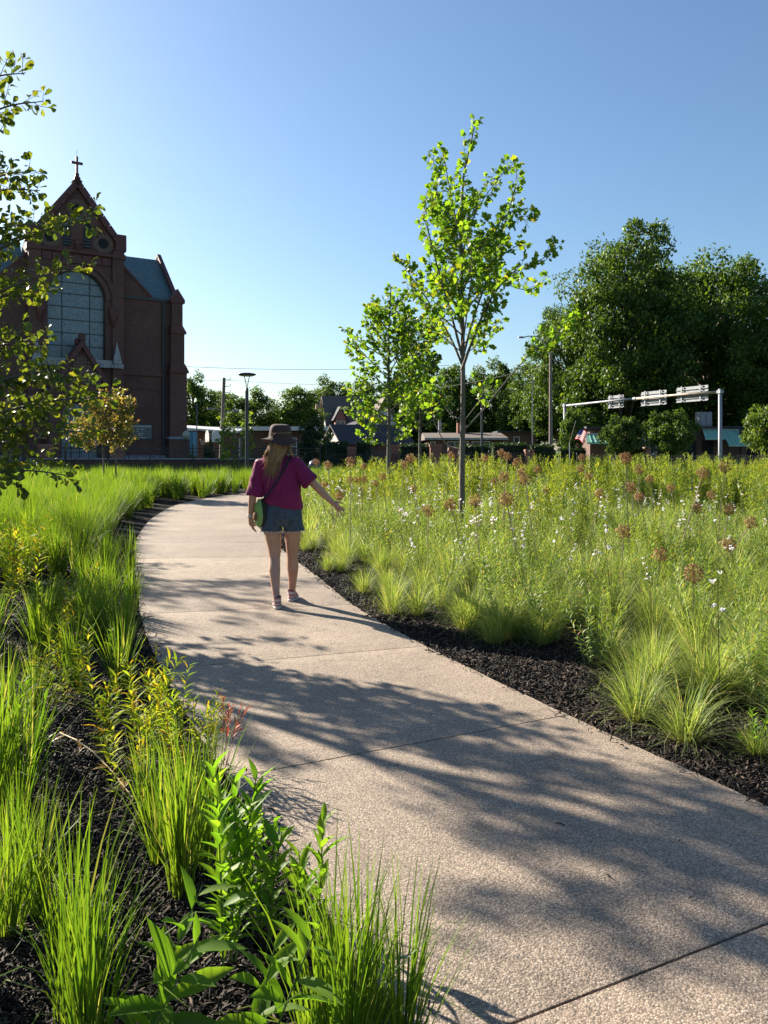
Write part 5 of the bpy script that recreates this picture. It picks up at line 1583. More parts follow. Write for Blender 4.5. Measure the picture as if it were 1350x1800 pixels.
def spread_out(kind_near, kind_far, name, label, cat, group, x, y, s, own, far_name, far_label, own_max_d=12, seed=5):
    """nearest in view are objects of their own, the rest one cover"""
    r = np.random.default_rng(seed)
    d = np.hypot(x, y)
    vis = inview(x, y, 0.3) & (d < own_max_d)
    order = np.argsort(np.where(vis, d, 1e9))
    m = min(own, int(vis.sum()))
    for i in order[:m]:
        place(kind_near[int(r.integers(len(kind_near)))], name, x[i], y[i], s[i], r.uniform(0, 6.28), label, cat, group, r.normal(0, .07), r.normal(0, .07))
    rest = order[m:]
    z = np.array([ground_z(a, b) for a, b in zip(x[rest], y[rest])])
    nr = d[rest] < 13
    return rest, z

def cover(name, meshes, x, y, s, label, cat, seed, tilt=0.1):
    z = np.array([ground_z(a, b)-0.01 for a, b in zip(x, y)])
    return instancer(name, meshes, np.stack([x, y, z], 1), s, label, cat, tilt, None, seed)

# --- church side: tall upright grass
x, y, r = zone(9000, -21, 3, 5.6, 37, 61)
sd = side_of(x, y); pdn = path_dist(x, y); inp = in_path(x, y)
dens = np.interp(y, [5.6, 8, 13, 37], [5.5, 7.5, 7.0, 4.5])/ (9000/(24*31.4))
gapm = ((x+3.45)/0.75)**2 + ((y-7.0)/1.5)**2
ok = (sd < 0) & ~inp & (pdn > np.interp(y, [6, 9, 20], [0.18, 0.42, 0.5]) + 0.1*np.sin(y*4.1)) & inview(x, y, 1.6) & (r.uniform(0, 1, len(x)) < dens) & (gapm > 1)
ok &= ~((y < 6.6) & (pdn > 1.1))
x, y = x[ok], y[ok]
s = r.uniform(0.72, 1.08, len(x))*np.interp(y, [5.6, 9, 20, 36], [0.66, 0.86, 0.92, 0.95])
d = np.hypot(x, y); order = np.argsort(np.where(inview(x, y, .2), d, 1e9)); nown = 170
for i in order[:nown]:
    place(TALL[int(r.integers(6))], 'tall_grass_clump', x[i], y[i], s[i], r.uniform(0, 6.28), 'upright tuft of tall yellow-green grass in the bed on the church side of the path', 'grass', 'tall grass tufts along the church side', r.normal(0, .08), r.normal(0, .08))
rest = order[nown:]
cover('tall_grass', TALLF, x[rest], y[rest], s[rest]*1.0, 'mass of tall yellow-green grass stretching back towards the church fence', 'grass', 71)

# --- meadow side: fine grass, leafy herbs, narrow-leaved plants at the back
def meadow(n, dens_y, dens_v, seed, edge=0.45, y1=35.0, y0=2.4, x1=20.0):
    x, y, r = zone(n, -3.5, x1, y0, y1, seed)
    sd = side_of(x, y); pdn = path_dist(x, y); inp = in_path(x, y)
    k = n/((x1+3.5)*(y1-y0))
    dn = np.interp(y, dens_y, dens_v)/k
    ok = (sd > 0) & ~inp & (pdn > edge + 0.22*np.sin(x*3.1+y*2.3)) & inview(x, y, 1.5) & (r.uniform(0, 1, n) < dn)
    return x[ok], y[ok], r
x, y, r = meadow(12000, [2, 6, 12, 20, 35], [5, 6.5, 6.5, 5.0, 3.2], 62)
s = r.uniform(0.7, 1.15, len(x))*np.interp(path_dist(x, y), [0.4, 1.2], [0.8, 1.12])
d = np.hypot(x, y); order = np.argsort(np.where(inview(x, y, .2), d, 1e9)); nown = 190
for i in order[:nown]:
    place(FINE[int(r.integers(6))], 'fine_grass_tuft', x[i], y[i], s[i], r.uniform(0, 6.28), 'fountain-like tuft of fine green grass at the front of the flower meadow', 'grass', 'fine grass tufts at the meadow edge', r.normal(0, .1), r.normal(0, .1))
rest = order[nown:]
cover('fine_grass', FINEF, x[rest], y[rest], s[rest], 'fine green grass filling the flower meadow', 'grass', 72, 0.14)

x, y, r = meadow(9000, [2, 4.5, 7, 12, 20, 35], [0, 2.5, 7.5, 7.5, 5, 3.0], 63, 0.75)
s = r.uniform(0.7, 1.3, len(x))
d = np.hypot(x, y); order = np.argsort(np.where(inview(x, y, .2), d, 1e9)); nown = 70
for i in order[:nown]:
    place(GAUR[int(r.integers(5))], 'meadow_herb', x[i], y[i], s[i], r.uniform(0, 6.28), 'small-leaved green herb among the fine meadow grass', 'plant', 'leafy herbs in the meadow', r.normal(0, .1), r.normal(0, .1))
rest = order[nown:]
cover('meadow_herbs', GAUR, x[rest], y[rest], s[rest], 'leafy green herbs mixed through the flower meadow', 'plant', 73, 0.14)

x, y, r = meadow(6000, [7, 9, 12, 18, 35], [0, 0.25, 0.8, 1.6, 2.0], 64, 1.6)
# thicker drifts towards the back and the right
keep = r.uniform(0, 1, len(x)) < np.clip(0.35 + 0.5*fbm(x, y, 0.35, 2)*2 + 0.02*y, 0.12, 1)
x, y = x[keep], y[keep]
s = r.uniform(0.75, 1.18, len(x))*np.interp(y, [8, 14, 22, 34], [0.88, 1.08, 1.22, 1.25])
d = np.hypot(x, y); order = np.argsort(np.where(inview(x, y, .2), d, 1e9)); nown = 90
for i in order[:nown]:
    place(AMB[int(r.integers(5))], 'narrow_leaved_plant', x[i], y[i], s[i], r.uniform(0, 6.28), 'bushy yellow-green plant with narrow leaves on upright stems at the meadow back', 'plant', 'narrow-leaved bushes in the meadow', r.normal(0, .06), r.normal(0, .06))
rest = order[nown:]
cover('narrow_leaved_plants', AMB, x[rest], y[rest], s[rest], 'drift of yellow-green narrow-leaved plants along the back of the meadow', 'plant', 74, 0.08)
# a clear group of tall ones beside the gantry post
for i, (px, yy, d, sc) in enumerate(((1165,800,15,1.05),(1200,795,14.5,1.1),(1222,800,15.5,1.1),(1180,800,17,1.2),(1290,815,14,.95),(1310,812,15,.95),(1335,815,13,.95),(990,800,19,1.15),(1040,802,20,1.15),(890,800,21,1.15),(760,800,24,1.2),(710,812,22,1.05))):
    p = PX(px, yy, d)
    place(AMB[i % 5], 'narrow_leaved_plant', p.x, d, sc*1.18, i*1.3, 'tallest narrow-leaved yellow-green plant, its plumes standing above the meadow', 'plant', 'tall plumes above the meadow')

# --- near edge of the meadow bed: tufts set one by one in the mulch
for i, (px, py, sc) in enumerate(((578,1003,.72),(600,1005,.7),(690,1078,.95),(735,1082,.9),(775,1068,.95),(838,1098,.8),(905,1118,.9),(985,1098,1.0),(1072,1165,.92),(1118,1262,1.0),(1205,1300,.95),(1255,1232,1.0),(1150,1190,.95),(1290,1200,1.0),(1340,1180,1.1),(640,1040,.8),(1330,1330,.5))):
    p = GP(px, py)
    place(FINE[i % 6], 'edge_grass_tuft', p.x, p.y, sc*0.92, i*1.7, 'low round tuft of fine grass growing from the dark mulch beside the path', 'grass', 'grass tufts on the mulch edge', 0.0, 0.0)

# --- church side, near the camera: single tufts and leafy plants in the mulch
for i, (px, py, h) in enumerate(((118,1800,.60),(155,1880,.60),(62,1612,.50),(15,1650,.5),(-40,1740,.6),(38,1420,.64),(-12,1440,.70),(318,1570,.66),(352,1520,.62),(282,1515,.52),(640,1850,.58),(560,1880,.58),(705,1870,.52),(610,1930,.62),
        (128,1208,.56),(212,1214,.64),(222,1150,.60),(176,1140,.55),(196,1090,.60),(232,1080,.62),(8,1290,.55),(-35,1230,.6),(30,1560,.42),(105,1690,.36),(255,1440,.40),(60,1245,.42),(150,1040,.6),(200,1030,.62),(230,1010,.66),(110,1010,.62))):
    p = GP(px, py)
    own = {7: 'grass tuft just behind the tallest broad-leaved plant', 10: 'thick grass tuft spilling over the corner of the path slab', 12: 'outermost grass tuft leaning over the path slab', 0: 'thin upright grass tuft in open mulch beside the long-leaved stems', 8: 'grass tuft below the red-tipped plant at the path edge', 3: 'pale grass tuft crowding the broad-leaved plant in the near bed'}.get(i)
    place(TALLN[i % 6], 'near_grass_clump', p.x, p.y, h/0.95, i*2.1, own or 'single tuft of broad green grass blades rising from near dark mulch', 'grass', None if own else 'near grass tufts in the mulch', 0.05*math.sin(i), 0.07*math.cos(i*2))
for i, (px, py, h) in enumerate(((190,1345,.40),(245,1318,.46),(275,1350,.40),(325,1385,.36),(352,1352,.33),(215,1410,.36),(98,1140,.48),(135,1112,.46),(10,1075,.62),(45,1050,.6),(175,1075,.42),(60,1010,.66),(305,1325,.38),(120,1260,.36),(250,1240,.34),(85,1195,.4),(160,1240,.38),(-10,1020,.66))):
    p = GP(px, py)
    place(AMF[i % 4], 'yellowing_plant', p.x, p.y, h/0.46, i*1.9, 'low plant with narrow yellow-green leaves between the near grass tufts', 'plant', 'yellow-green plants in the near bed')
p = GP(392, 1345)
place(REDP, 'red_leaved_plant', p.x, p.y, 0.85, 0.4, 'small plant with red-bronze leaf tips leaning over the path edge', 'plant', None, 0.0, 0.18)

# broad-leaved plants whose leaves can be told apart
def broad_plant(px, py, ytop, nst, label, seed, leaf=0.115, mat='broad', lean=0.16, per=46, up=1.15, dirx=0.0, tilt=0.0):
    b = GP(px, py); h = (py-ytop)/FPX*b.y
    root = tag(empty('leafy_plant', (b.x, b.y, ground_z(b.x, b.y)-0.005)), label, 'plant')
    mb, P, Rm, S, rn, tpl = leafy(nst, h*0.62, h*1.02, lean, leaf, per, seed, BROAD, 0.045, up, 0.0042, 0.5, 0.1)
    mb.build('stem', M['stem'], root, None, True)
    lm = leaf_mesh('leaf', BROAD); lm.materials.append(M[mat]); lm.shade_smooth()
    for i in range(len(P)):
        o = bpy.data.objects.new('leaf', lm); COL.objects.link(o); o.parent = root
        o.matrix_local = Matrix.Translation(P[i].tolist()) @ Matrix(Rm[i].tolist()).to_4x4() @ Matrix.Scale(float(S[i]), 4)
    root.rotation_euler = (tilt, dirx, 0)
    return root
broad_plant(402, 1705, 1365, 5, 'tallest broad-leaved plant standing in dark mulch, leaves stacked up the stem', 401, per=60, lean=0.24)
broad_plant(455, 1660, 1400, 4, 'broad-leaved plant close behind the tallest one', 402, per=56)
broad_plant(548, 1640, 1430, 3, 'slim broad-leaved plant at the edge of the path slab', 403, per=50)
broad_plant(205, 1930, 1500, 2, 'two long-leaved stems leaning out between near grass tufts', 404, leaf=0.15, lean=0.1, per=42, up=0.5, dirx=0.42, tilt=-0.12)
broad_plant(420, 1950, 1580, 2, 'two long-leaved stems crossing the thick grass tuft at the path corner', 405, leaf=0.15, lean=0.1, per=42, up=0.5, dirx=0.30, tilt=-0.1)
broad_plant(12, 1330, 1170, 2, 'broad-leaved plant crowded by grass in the near bed', 406, leaf=0.10)
broad_plant(210, 1190, 1080, 2, 'grey-green leafy plant between grass tufts in the bed', 407, leaf=0.08)
broad_plant(1330, 1330, 1190, 2, 'small pale leafy plant on the mulch beside the fine grass', 408, leaf=0.055, per=90)
broad_plant(1310, 1310, 1290, 2, 'tiny leafy seedling in the mulch by the fine grass', 409, leaf=0.045, per=140)
broad_plant(75, 1330, 1200, 2, 'leafy plant half shaded beside the trailing dry stem', 410, leaf=0.09)
# dry stem lying on the mulch
pa, pb = GP(105, 1300), GP(235, 1420)
dst = tag(empty('dry_stem', (pa.x, pa.y, ground_z(pa.x, pa.y))), 'withered stem with orange-brown leaves lying across the near mulch', 'plant')
pts = [Vector((0,0,.03)).lerp(pb-pa+Vector((0,0,.03)), t) + Vector((0,0,.05*math.sin(t*3.1))) for t in (0,.25,.5,.75,1)]
MB().tube(pts, 0.003, 5).build('stem', M['straw'], dst)
lm = leaf_mesh('leaf', BROAD); lm.materials.append(M['dry_leaf'])
for i in range(11):
    t = i/10; q = pts[min(int(t*4), 3)].lerp(pts[min(int(t*4)+1, 4)], t*4-min(int(t*4), 3))
    o = bpy.data.objects.new('leaf', lm); COL.objects.link(o); o.parent = dst
    o.matrix_local = Matrix.Translation(q) @ Matrix.Rotation(i*2.1, 4, 'Z') @ Matrix.Rotation(-0.2+0.5*math.sin(i*3), 4, 'X') @ Matrix.Scale(0.06+0.02*math.sin(i), 4)

# --- seed heads of alliums
def allium_head(seed):
    r = np.random.default_rng(seed)
    n = 150
    v = unit(r.normal(0, 1, (n, 3)))
    tv = np.array([(-.011,0,0),(.011,0,0),(.011,.86,0),(-.011,.86,0),(-.085,.84,.02),(0,.78,-.05),(.085,.84,.0),(0,1.06,.03),(0,.90,.09)])
    tf = [(0,1,2,3),(4,5,7),(5,6,7),(6,8,7),(8,4,7)]
    me = scatter('seed_head', tv, tf, np.zeros((n, 3)), frames(v, r.normal(0, 1, (n, 3))), r.uniform(.72, 1.05, n), r.uniform(0, 1, n))
    me.materials.append(M['seed'])
    return me
HEADS = [allium_head(500+i) for i in range(4)]
AL = [(577,818,15),(616,812,17),(640,820,12),(722,806,17),(712,817,14),(570,853,14),(596,871,16),(615,843,12),(628,843,12),(640,843,13),(672,838,13),(727,859,12),(753,898,20),(792,887,22),(835,880,22),(890,878,25),(886,838,18),(918,831,17),(923,844,20),(892,802,15),(881,796,14),(852,805,14),(910,814,17),(793,800,13),(945,825,14),(1020,823,14),(1035,836,14),(1023,804,13),(1100,805,21),(1123,825,16),(1143,842,14),(1110,856,20),(1124,873,17),(1055,869,18),(1095,935,24),(1162,975,26),(1219,1008,32),(1223,893,19),(1281,895,20),(1321,918,22),(1282,957,22),(1275,821,20),(1235,832,20),(556,812,12),(660,850,12),(870,846,13),(1180,858,14),(960,862,14),(1250,870,15)]
ra = random.Random(77)
for i, (px, py, w) in enumerate(AL):
    d = min(max(0.138*FPX/w*0.92, 4.9), 13.5)
    h = PX(px, py, d)
    root = tag(empty('allium', (0, 0, 0)), 'dried allium with round brown seed head on bare stalk in the meadow', 'flower', 'dried alliums in the meadow')
    lx, ly = ra.uniform(-.22, .22), ra.uniform(-.1, .2)
    if i in (39, 37): lx = -0.45
    if i == 42: lx = -0.35
    bx, by = h.x+lx, h.y+ly
    root.location = (bx, by, ground_z(bx, by))
    L = Vector((h.x-bx, h.y-by, h.z-ground_z(bx, by)))
    mid_ = L*0.5 + Vector((ra.uniform(-.03,.03), 0, 0))
    MB().tube(catmull([(0,0,0), tuple(mid_), tuple(L)], 4), [0.0075]*4+[0.006]*5, 5).build('stalk', M['straw'], root)
    o = bpy.data.objects.new('seed_head', HEADS[i % 4]); COL.objects.link(o); o.parent = root
    o.location = L; sc = w/FPX*d*0.58; o.scale = (sc, sc, sc); o.rotation_euler = (ra.uniform(0,6), ra.uniform(0,6), 0)

# --- white gaura sprays
def gaura_mesh(seed):
    r = np.random.default_rng(seed)
    mb = MB()
    h = r.uniform(.55, .8)
    pts = [np.array([0.10*math.sin(t*1.4)*h, 0.05*t*h, h*t]) for t in np.linspace(0, 1, 6)]
    mb.tube(pts, [.0028,.0025,.0022,.002,.0018,.0012], 4, False)
    me = mb.mesh('t')
    P, D, S = [], [], []
    for k in range(r.integers(3, 7)):
        t = r.uniform(.72, 1.0); f = t*5; q = min(int(f), 4); p = pts[q]*(1-(f-q))+pts[q+1]*(f-q)
        a = r.uniform(0, 6.28); o = np.array([math.cos(a), math.sin(a), .2])*0.018
        for j in range(4):
            w = a + 1.57 + (j-1.5)*0.75
            P.append(p+o); D.append(unit(np.array([math.cos(w), math.sin(w)*.6, r.uniform(-.1, .9)]))); S.append(r.uniform(.018, .028))
    pet = (np.array([(0,0,0),(-.33,.5,.08),(0,1,0),(.33,.5,.08)]), [(0,3,2,1)])
    P, D, S = map(np.array, (P, D, S))
    fm = scatter('gaura', pet[0], pet[1], P, frames(D, r.normal(0, 1, D.shape)), S, np.repeat(r.uniform(0, 1, len(P)//4), 4))
    bm = bmesh.new(); bm.from_mesh(fm); nf = len(bm.faces); bm.from_mesh(me); bm.faces.ensure_lookup_table()
    for f in bm.faces[nf:]: f.material_index = 1
    bm.to_mesh(fm); bm.free(); bpy.data.meshes.remove(me)
    fm.materials.append(M['petal']); fm.materials.append(M['red_stem'])
    return fm
GA = [gaura_mesh(600+i) for i in range(8)]
x, y, r = meadow(2600, [3.5, 5, 8, 14, 24], [0, 1.2, 2.4, 2.0, 0.7], 65, 0.7, 24.0)
order = np.argsort(np.where(inview(x, y, 0), np.hypot(x, y), 1e9))[:175]
for i in order:
    place(GA[int(r.integers(8))], 'gaura_spray', x[i], y[i], r.uniform(.85, 1.3), r.uniform(0, 6.28), 'thin stem with small white butterfly-like flowers in the meadow', 'flower', 'white flower sprays in the meadow', r.normal(0, .15), r.normal(0, .15))

# --- bark chips over the mulch
chips = []
for i in range(5):
    rr_ = random.Random(700+i); mb = MB()
    L, w, t = rr_.uniform(.008, .021), rr_.uniform(.0014, .0032), rr_.uniform(.0007, .0018)
    mb.add([(-L,-w,0),(0,-w*1.2,t*2),(L,-w*.5,0),(L*1.05,w*.3,0),(0,w,t*2),(-L*.9,w*.8,0),(-L,-w,t*2),(0,-w*1.2,t*4),(L,-w*.5,t*2),(L*1.05,w*.3,t*2),(0,w,t*4),(-L*.9,w*.8,t*2)],
           [(6,7,10,11),(7,8,9,10),(0,1,7,6),(1,2,8,7),(2,3,9,8),(3,4,10,9),(4,5,11,10),(5,0,6,11)])
    me = mb.mesh('bark_chip'); me.materials.append(M['chip']); chips.append(me)
n = 560000
rc = np.random.default_rng(9)
yc = 0.7 + 13.0*rc.uniform(0, 1, n)**1.6
xc = rc.uniform(-1, 1, n)*(0.5*yc+1.3)
pin = in_path(xc, yc)
pc = path_dist(xc, yc)
ok = np.where(pin, (pc < 0.10) & (rc.uniform(0, 1, n) < 0.28*np.exp(-pc/0.03)), pc < 2.6)
xc, yc, pin = xc[ok], yc[ok], pin[ok]
zc = np.where(pin, 0.003, np.array([ground_z(a, b) for a, b in zip(xc, yc)]) + rc.uniform(0, .012, len(xc)))
instancer('bark_chips', chips, np.stack([xc, yc, zc], 1), rc.uniform(.7, 1.5, len(xc))*np.interp(yc, [2, 12], [0.9, 1.8]), 'shredded dark bark chips covering the beds beside the path', 'mulch', 0.45, None, 75)

# --- bits fallen on the path
for i, (px, py, sc) in enumerate(((437,1152,1),(700,1345,.9),(985,1450,1.2),(1195,1480,1.2),(1070,1542,1),(1215,1580,.9),(586,1042,1),(452,1098,.8),(330,1055,.8),(590,1098,.8))):
    p = GP(px, py)
    o = bpy.data.objects.new('fallen_twig', chips[i % 5]); COL.objects.link(o)
    o.location = (p.x, p.y, 0.003); o.rotation_euler = (0, 0, i*1.3); o.scale = (0.9*sc,)*3
    tag(o, 'tiny dark scrap of bark lying on the pale path', 'debris', 'scraps on the path')
# ------------------------------------------------------------------ person walking away on the path
from mathutils.bvhtree import BVHTree
person = tag(empty('person', (-0.941, 7.40, 0.0)), 'person in brown brimmed hat, magenta shirt and denim shorts walking away, one arm held out', 'person')
def J(px, py, dy=0.0):
    return Vector(((px-497)/189.2, dy, 1.45-(py-790)/189.2))

def loft(mb, rings, n=24):
    """rings: (centre, rx, ry[, tilt]) stacked ellipses"""
    vs, fs = [], []
    for c, rx, ry, *t in rings:
        tx = t[0] if t else 0.0
        for k in range(n):
            a = 2*math.pi*k/n
            ca, sa = math.cos(a), math.sin(a)
            x, y = rx*math.copysign(abs(ca)**0.9, ca), ry*math.copysign(abs(sa)**0.9, sa)
            vs.append((c[0]+x, c[1]+y, c[2]+tx*x))
    m = len(rings)
    for i in range(m-1):
        for k in range(n):
            k2 = (k+1) % n
            fs.append((i*n+k, i*n+k2, (i+1)*n+k2, (i+1)*n+k))
    fs.append(tuple(range(n-1,-1,-1))); fs.append(tuple((m-1)*n+k for k in range(n)))
    mb.add(vs, fs)

def fuse(name, mb, voxel, smooth=4, fac=0.5):
    """one continuous skin from overlapping closed shapes"""
    me = mb.mesh('t')
    o = bpy.data.objects.new('t', me); COL.objects.link(o)
    md = o.modifiers.new('r', 'REMESH'); md.mode = 'VOXEL'; md.voxel_size = voxel
    sm = o.modifiers.new('s', 'SMOOTH'); sm.factor = fac; sm.iterations = smooth
    dg = bpy.context.evaluated_depsgraph_get()
    out = bpy.data.meshes.new_from_object(o.evaluated_get(dg))
    out.name = name
    bpy.data.objects.remove(o); bpy.data.meshes.remove(me)
    out.shade_smooth()
    return out

def chain(mb, pts, rad, n=12):
    c = catmull([tuple(p) for p in pts], 4)
    t = np.linspace(0, len(pts)-1, len(c))
    r = np.interp(t, np.arange(len(pts)), rad)
    mb.tube(c, list(r), n)
    for p, q in ((c[0], r[0]), (c[-1], r[-1])):
        mb.lathe([(q*math.sin(a)*0.97, -q*math.cos(a)*0.97) for a in (0.25, 0.8, 1.57, 2.3, 2.9)], 10, tuple(p))

mb = MB()
loft(mb, [((0,0,.765),.10,.08), ((0,0,.79),.150,.105), ((0,0,.86),.168,.118), ((0,.0,.94),.145,.10), ((-.012,.0,1.04),.125,.09), ((-.03,.0,1.16),.142,.10), ((-.045,0,1.26),.16,.10), ((-.052,0,1.335),.15,.08), ((-.05,0,1.375),.09,.06), ((-.045,0,1.395),.055,.055)])
loft(mb, [((-.045,.005,1.36),.052,.055), ((-.038,.005,1.44),.046,.050), ((-.034,.01,1.47),.048,.055)])
hc = Vector((-.032, .012, 1.52))
loft(mb, [(hc+Vector((0,.02,-.118)),.022,.028), (hc+Vector((0,.015,-.10)),.05,.062), (hc+Vector((0,.008,-.06)),.066,.082), (hc+Vector((0,0,-.01)),.074,.094), (hc+Vector((0,0,.04)),.073,.095), (hc+Vector((0,0,.08)),.058,.078), (hc+Vector((0,0,.108)),.025,.035)])
mb.lathe([(.003,-.02),(.014,-.012),(.012,.0),(.006,.03)], 8, tuple(hc+Vector((0,.098,-.02))))           # nose
loft(mb, [(hc+Vector((0,.088,-.072)),.014,.008), (hc+Vector((0,.09,-.064)),.022,.012), (hc+Vector((0,.088,-.056)),.015,.008)])   # lips
for s in (-1, 1): loft(mb, [(hc+Vector((s*.074,-.005,-.035)),.006,.012), (hc+Vector((s*.078,-.008,-.005)),.008,.017), (hc+Vector((s*.076,-.010,.022)),.006,.012)], 10)
# legs
LF, RF = Vector((-.036,-.13,0)), Vector((.052,.235,0))
chain(mb, [Vector((-.085,0,.82)), Vector((-.095,.01,.68)), Vector((-.082,.03,.55)), Vector((-.078,.02,.44)), Vector((-.072,-.03,.33)), Vector((-.055,-.085,.18)), Vector((-.040,-.125,.085)), Vector((-.036,-.10,.05))], [.088,.079,.066,.052,.055,.038,.031,.034])
chain(mb, [Vector((.085,.0,.82)), Vector((.088,.03,.68)), Vector((.082,.075,.56)), Vector((.076,.11,.45)), Vector((.078,.13,.34)), Vector((.070,.19,.19)), Vector((.057,.235,.085)), Vector((.056,.26,.05))], [.088,.079,.066,.052,.056,.039,.031,.034])
# arm held out over the meadow, hand open
S1, E1, W1 = J(521,813,-.01), J(553,851,-.03), J(584,884,.03)
chain(mb, [S1, S1.lerp(E1,.5), E1, E1.lerp(W1,.35), E1.lerp(W1,.75), W1], [.050,.042,.037,.037,.029,.024])
pal = W1 + Vector((.045,.004,-.042))
chain(mb, [W1, W1.lerp(pal,.5)+Vector((.004,0,.004)), pal], [.024,.028,.029])
chain(mb, [W1.lerp(pal,.5)+Vector((.008,0,-.012)), pal+Vector((.002,0,-.016))], [.021,.022])
def finger(p, ang, L, r, curl=0.25, dy=0.0):
    pts = [p]
    for k in range(3):
        a = ang - curl*k*0.4
        pts.append(pts[-1] + Vector((math.cos(a), dy, math.sin(a)))*L/3)
    chain(mb, pts, [r, r*.96, r*.86, r*.7], 8)
finger(W1+Vector((.022,-.004,.010)), R_(-8), .072, .0095, 0.15, -.1)            # thumb, from the side of the palm
finger(pal+Vector((.016,0,.012)), R_(-30), .078, .0085, 0.2)
finger(pal+Vector((.020,0,-.004)), R_(-42), .086, .0085, 0.2)
finger(pal+Vector((.012,0,-.020)), R_(-56), .079, .0082, 0.22)
finger(pal+Vector((.000,0,-.032)), R_(-73), .062, .0075, 0.22)
# hanging arm
S2, E2, W2 = J(456,815,0), J(446,868,-.045), J(440,910,.02)
chain(mb, [S2, S2.lerp(E2,.5), E2, E2.lerp(W2,.4), E2.lerp(W2,.78), W2], [.050,.042,.037,.036,.028,.023])
p2h = W2 + Vector((.006,.016,-.062))
chain(mb, [W2, W2.lerp(p2h,.5), p2h], [.023,.027,.027]); chain(mb, [W2.lerp(p2h,.5)+Vector((0,.02,0)), p2h+Vector((0,.018,0))], [.021,.021])
for dx, dy_, L, r0 in ((.004,.034,.066,.0088),(.008,.014,.074,.0088),(.006,-.006,.070,.0084),(.002,-.022,.056,.0078)):
    q = p2h + Vector((dx, dy_, -.012)); pts = [q]
    for k in range(3): pts.append(pts[-1] + Vector((.30+.28*k, 0.02, -1)).normalized()*L/3)
    chain(mb, pts, [r0, r0*.96, r0*.86, r0*.7], 8)
q = W2 + Vector((.004,.034,-.022)); chain(mb, [q, q+Vector((.014,.018,-.022)), q+Vector((.026,.020,-.046)), q+Vector((.034,.016,-.062))], [.0105,.0098,.009,.0072], 8)
body = link('body', fuse('body', mb, 0.0052, 5, .5), M['skin'], person)
mb = MB()
for s in (-1, 1): mb.lathe([(.002,-.011),(.008,-.008),(.011,0),(.008,.008),(.002,.011)], 10, tuple(hc+Vector((s*.03,.080,.0))))
mb.build('eyes', M['shoe_white'], person)

# shirt
mb = MB()
loft(mb, [((.010,.0,.925),.168,.118,-.22), ((.012,0,.94),.176,.126,-.2), ((.008,.0,1.0),.170,.126,-.1), ((-.006,0,1.08),.166,.124), ((-.022,0,1.17),.172,.124), ((-.038,0,1.25),.180,.118), ((-.048,0,1.315),.182,.104), ((-.05,0,1.352),.150,.086), ((-.048,0,1.383),.095,.068), ((-.046,0,1.402),.066,.062)], 32)
c1 = J(544,843,-.03)
mb.tube([S1+Vector((-.06,0,.004)), S1+Vector((-.01,0,-.004)), S1.lerp(c1,.5)+Vector((0,0,-.010)), S1.lerp(c1,.85)+Vector((0,0,-.014)), c1+Vector((.012,0,-.022))], [.060,.066,.070,.076,.080], 18)
c2 = J(449,866,-.035)
mb.tube([S2+Vector((.06,0,.004)), S2+Vector((.014,0,-.006)), S2.lerp(c2,.5)+Vector((.006,0,0)), S2.lerp(c2,.85), c2+Vector((-.002,0,-.02))], [.060,.064,.066,.068,.071], 18)
sm = fuse('shirt', mb, 0.0065, 3, .5)
sm.calc_loop_triangles()
co = np.empty(len(sm.vertices)*3); sm.vertices.foreach_get('co', co); co = co.reshape(-1, 3)
nr = np.empty(len(sm.vertices)*3); sm.vertices.foreach_get('normal', nr); nr = nr.reshape(-1, 3)
dsp = np.empty(len(co))
for i, p in enumerate(co):
    # long soft folds falling from the shoulders, bunching at the hem
    v = Vector((p[0]*9 + p[2]*5*(1 if p[0] < 0 else -1)*0.6, p[1]*7, p[2]*2.6))
    f1 = mnoise.noise(v); f2 = mnoise.noise(Vector((p[0]*20 + p[2]*11, p[1]*16, p[2]*9 + 3)))
    low = max(0.0, min(1.0, (1.32-p[2])/0.25))
    dsp[i] = 0.020*low*(0.8-abs(f1)*2.6) + 0.008*f2*(0.3+low)
co = co + nr*dsp[:, None]
sm.vertices.foreach_set('co', co.ravel()); sm.update()
shirt = link('shirt', sm, M['shirt'], person)

# shorts with frayed hem
mb = MB()
loft(mb, [((0,0,.955),.150,.108), ((0,0,.90),.172,.122), ((0,.0,.84),.182,.128), ((0,.0,.80),.178,.122), ((0,.005,.765),.150,.11), ((0,.005,.745),.11,.10)], 32)
for s, dy_ in ((-1, .0), (1, .022)):
    loft(mb, [((s*.080,0,.86),.096,.118), ((s*.090,dy_*.5,.77),.092,.112), ((s*.101,dy_,.715),.095,.108), ((s*.103,dy_,.695),.096,.107)], 24)
shm = fuse('shorts', mb, 0.005, 2, .5)
co = np.empty(len(shm.vertices)*3); shm.vertices.foreach_get('co', co); co = co.reshape(-1, 3)
nr = np.empty(len(shm.vertices)*3); shm.vertices.foreach_get('normal', nr); nr = nr.reshape(-1, 3)
dsp = np.array([0.006*mnoise.noise(Vector((p[0]*14, p[1]*14, p[2]*26))) for p in co])
shm.vertices.foreach_set('co', (co+nr*dsp[:, None]).ravel()); shm.update()
shorts = link('shorts', shm, M['denim'], person)
mb = MB(); rf_ = random.Random(3)
for s, dy_ in ((-1, .0), (1, .022)):
    for k in range(90):
        a = rf_.uniform(0, 6.283)
        p = Vector((s*.103+.095*math.cos(a), dy_+.106*math.sin(a), .700))
        q = p + Vector((rf_.uniform(-.010,.010), rf_.uniform(-.006,.006), -rf_.uniform(.006,.030)))
        mb.tube([p, p.lerp(q,.5)+Vector((rf_.uniform(-.004,.004),0,0)), q], [.0011,.0010,.0006], 3, False)
tag(mb.build('frayed_hem', M['fray'], shorts), kind='stuff')
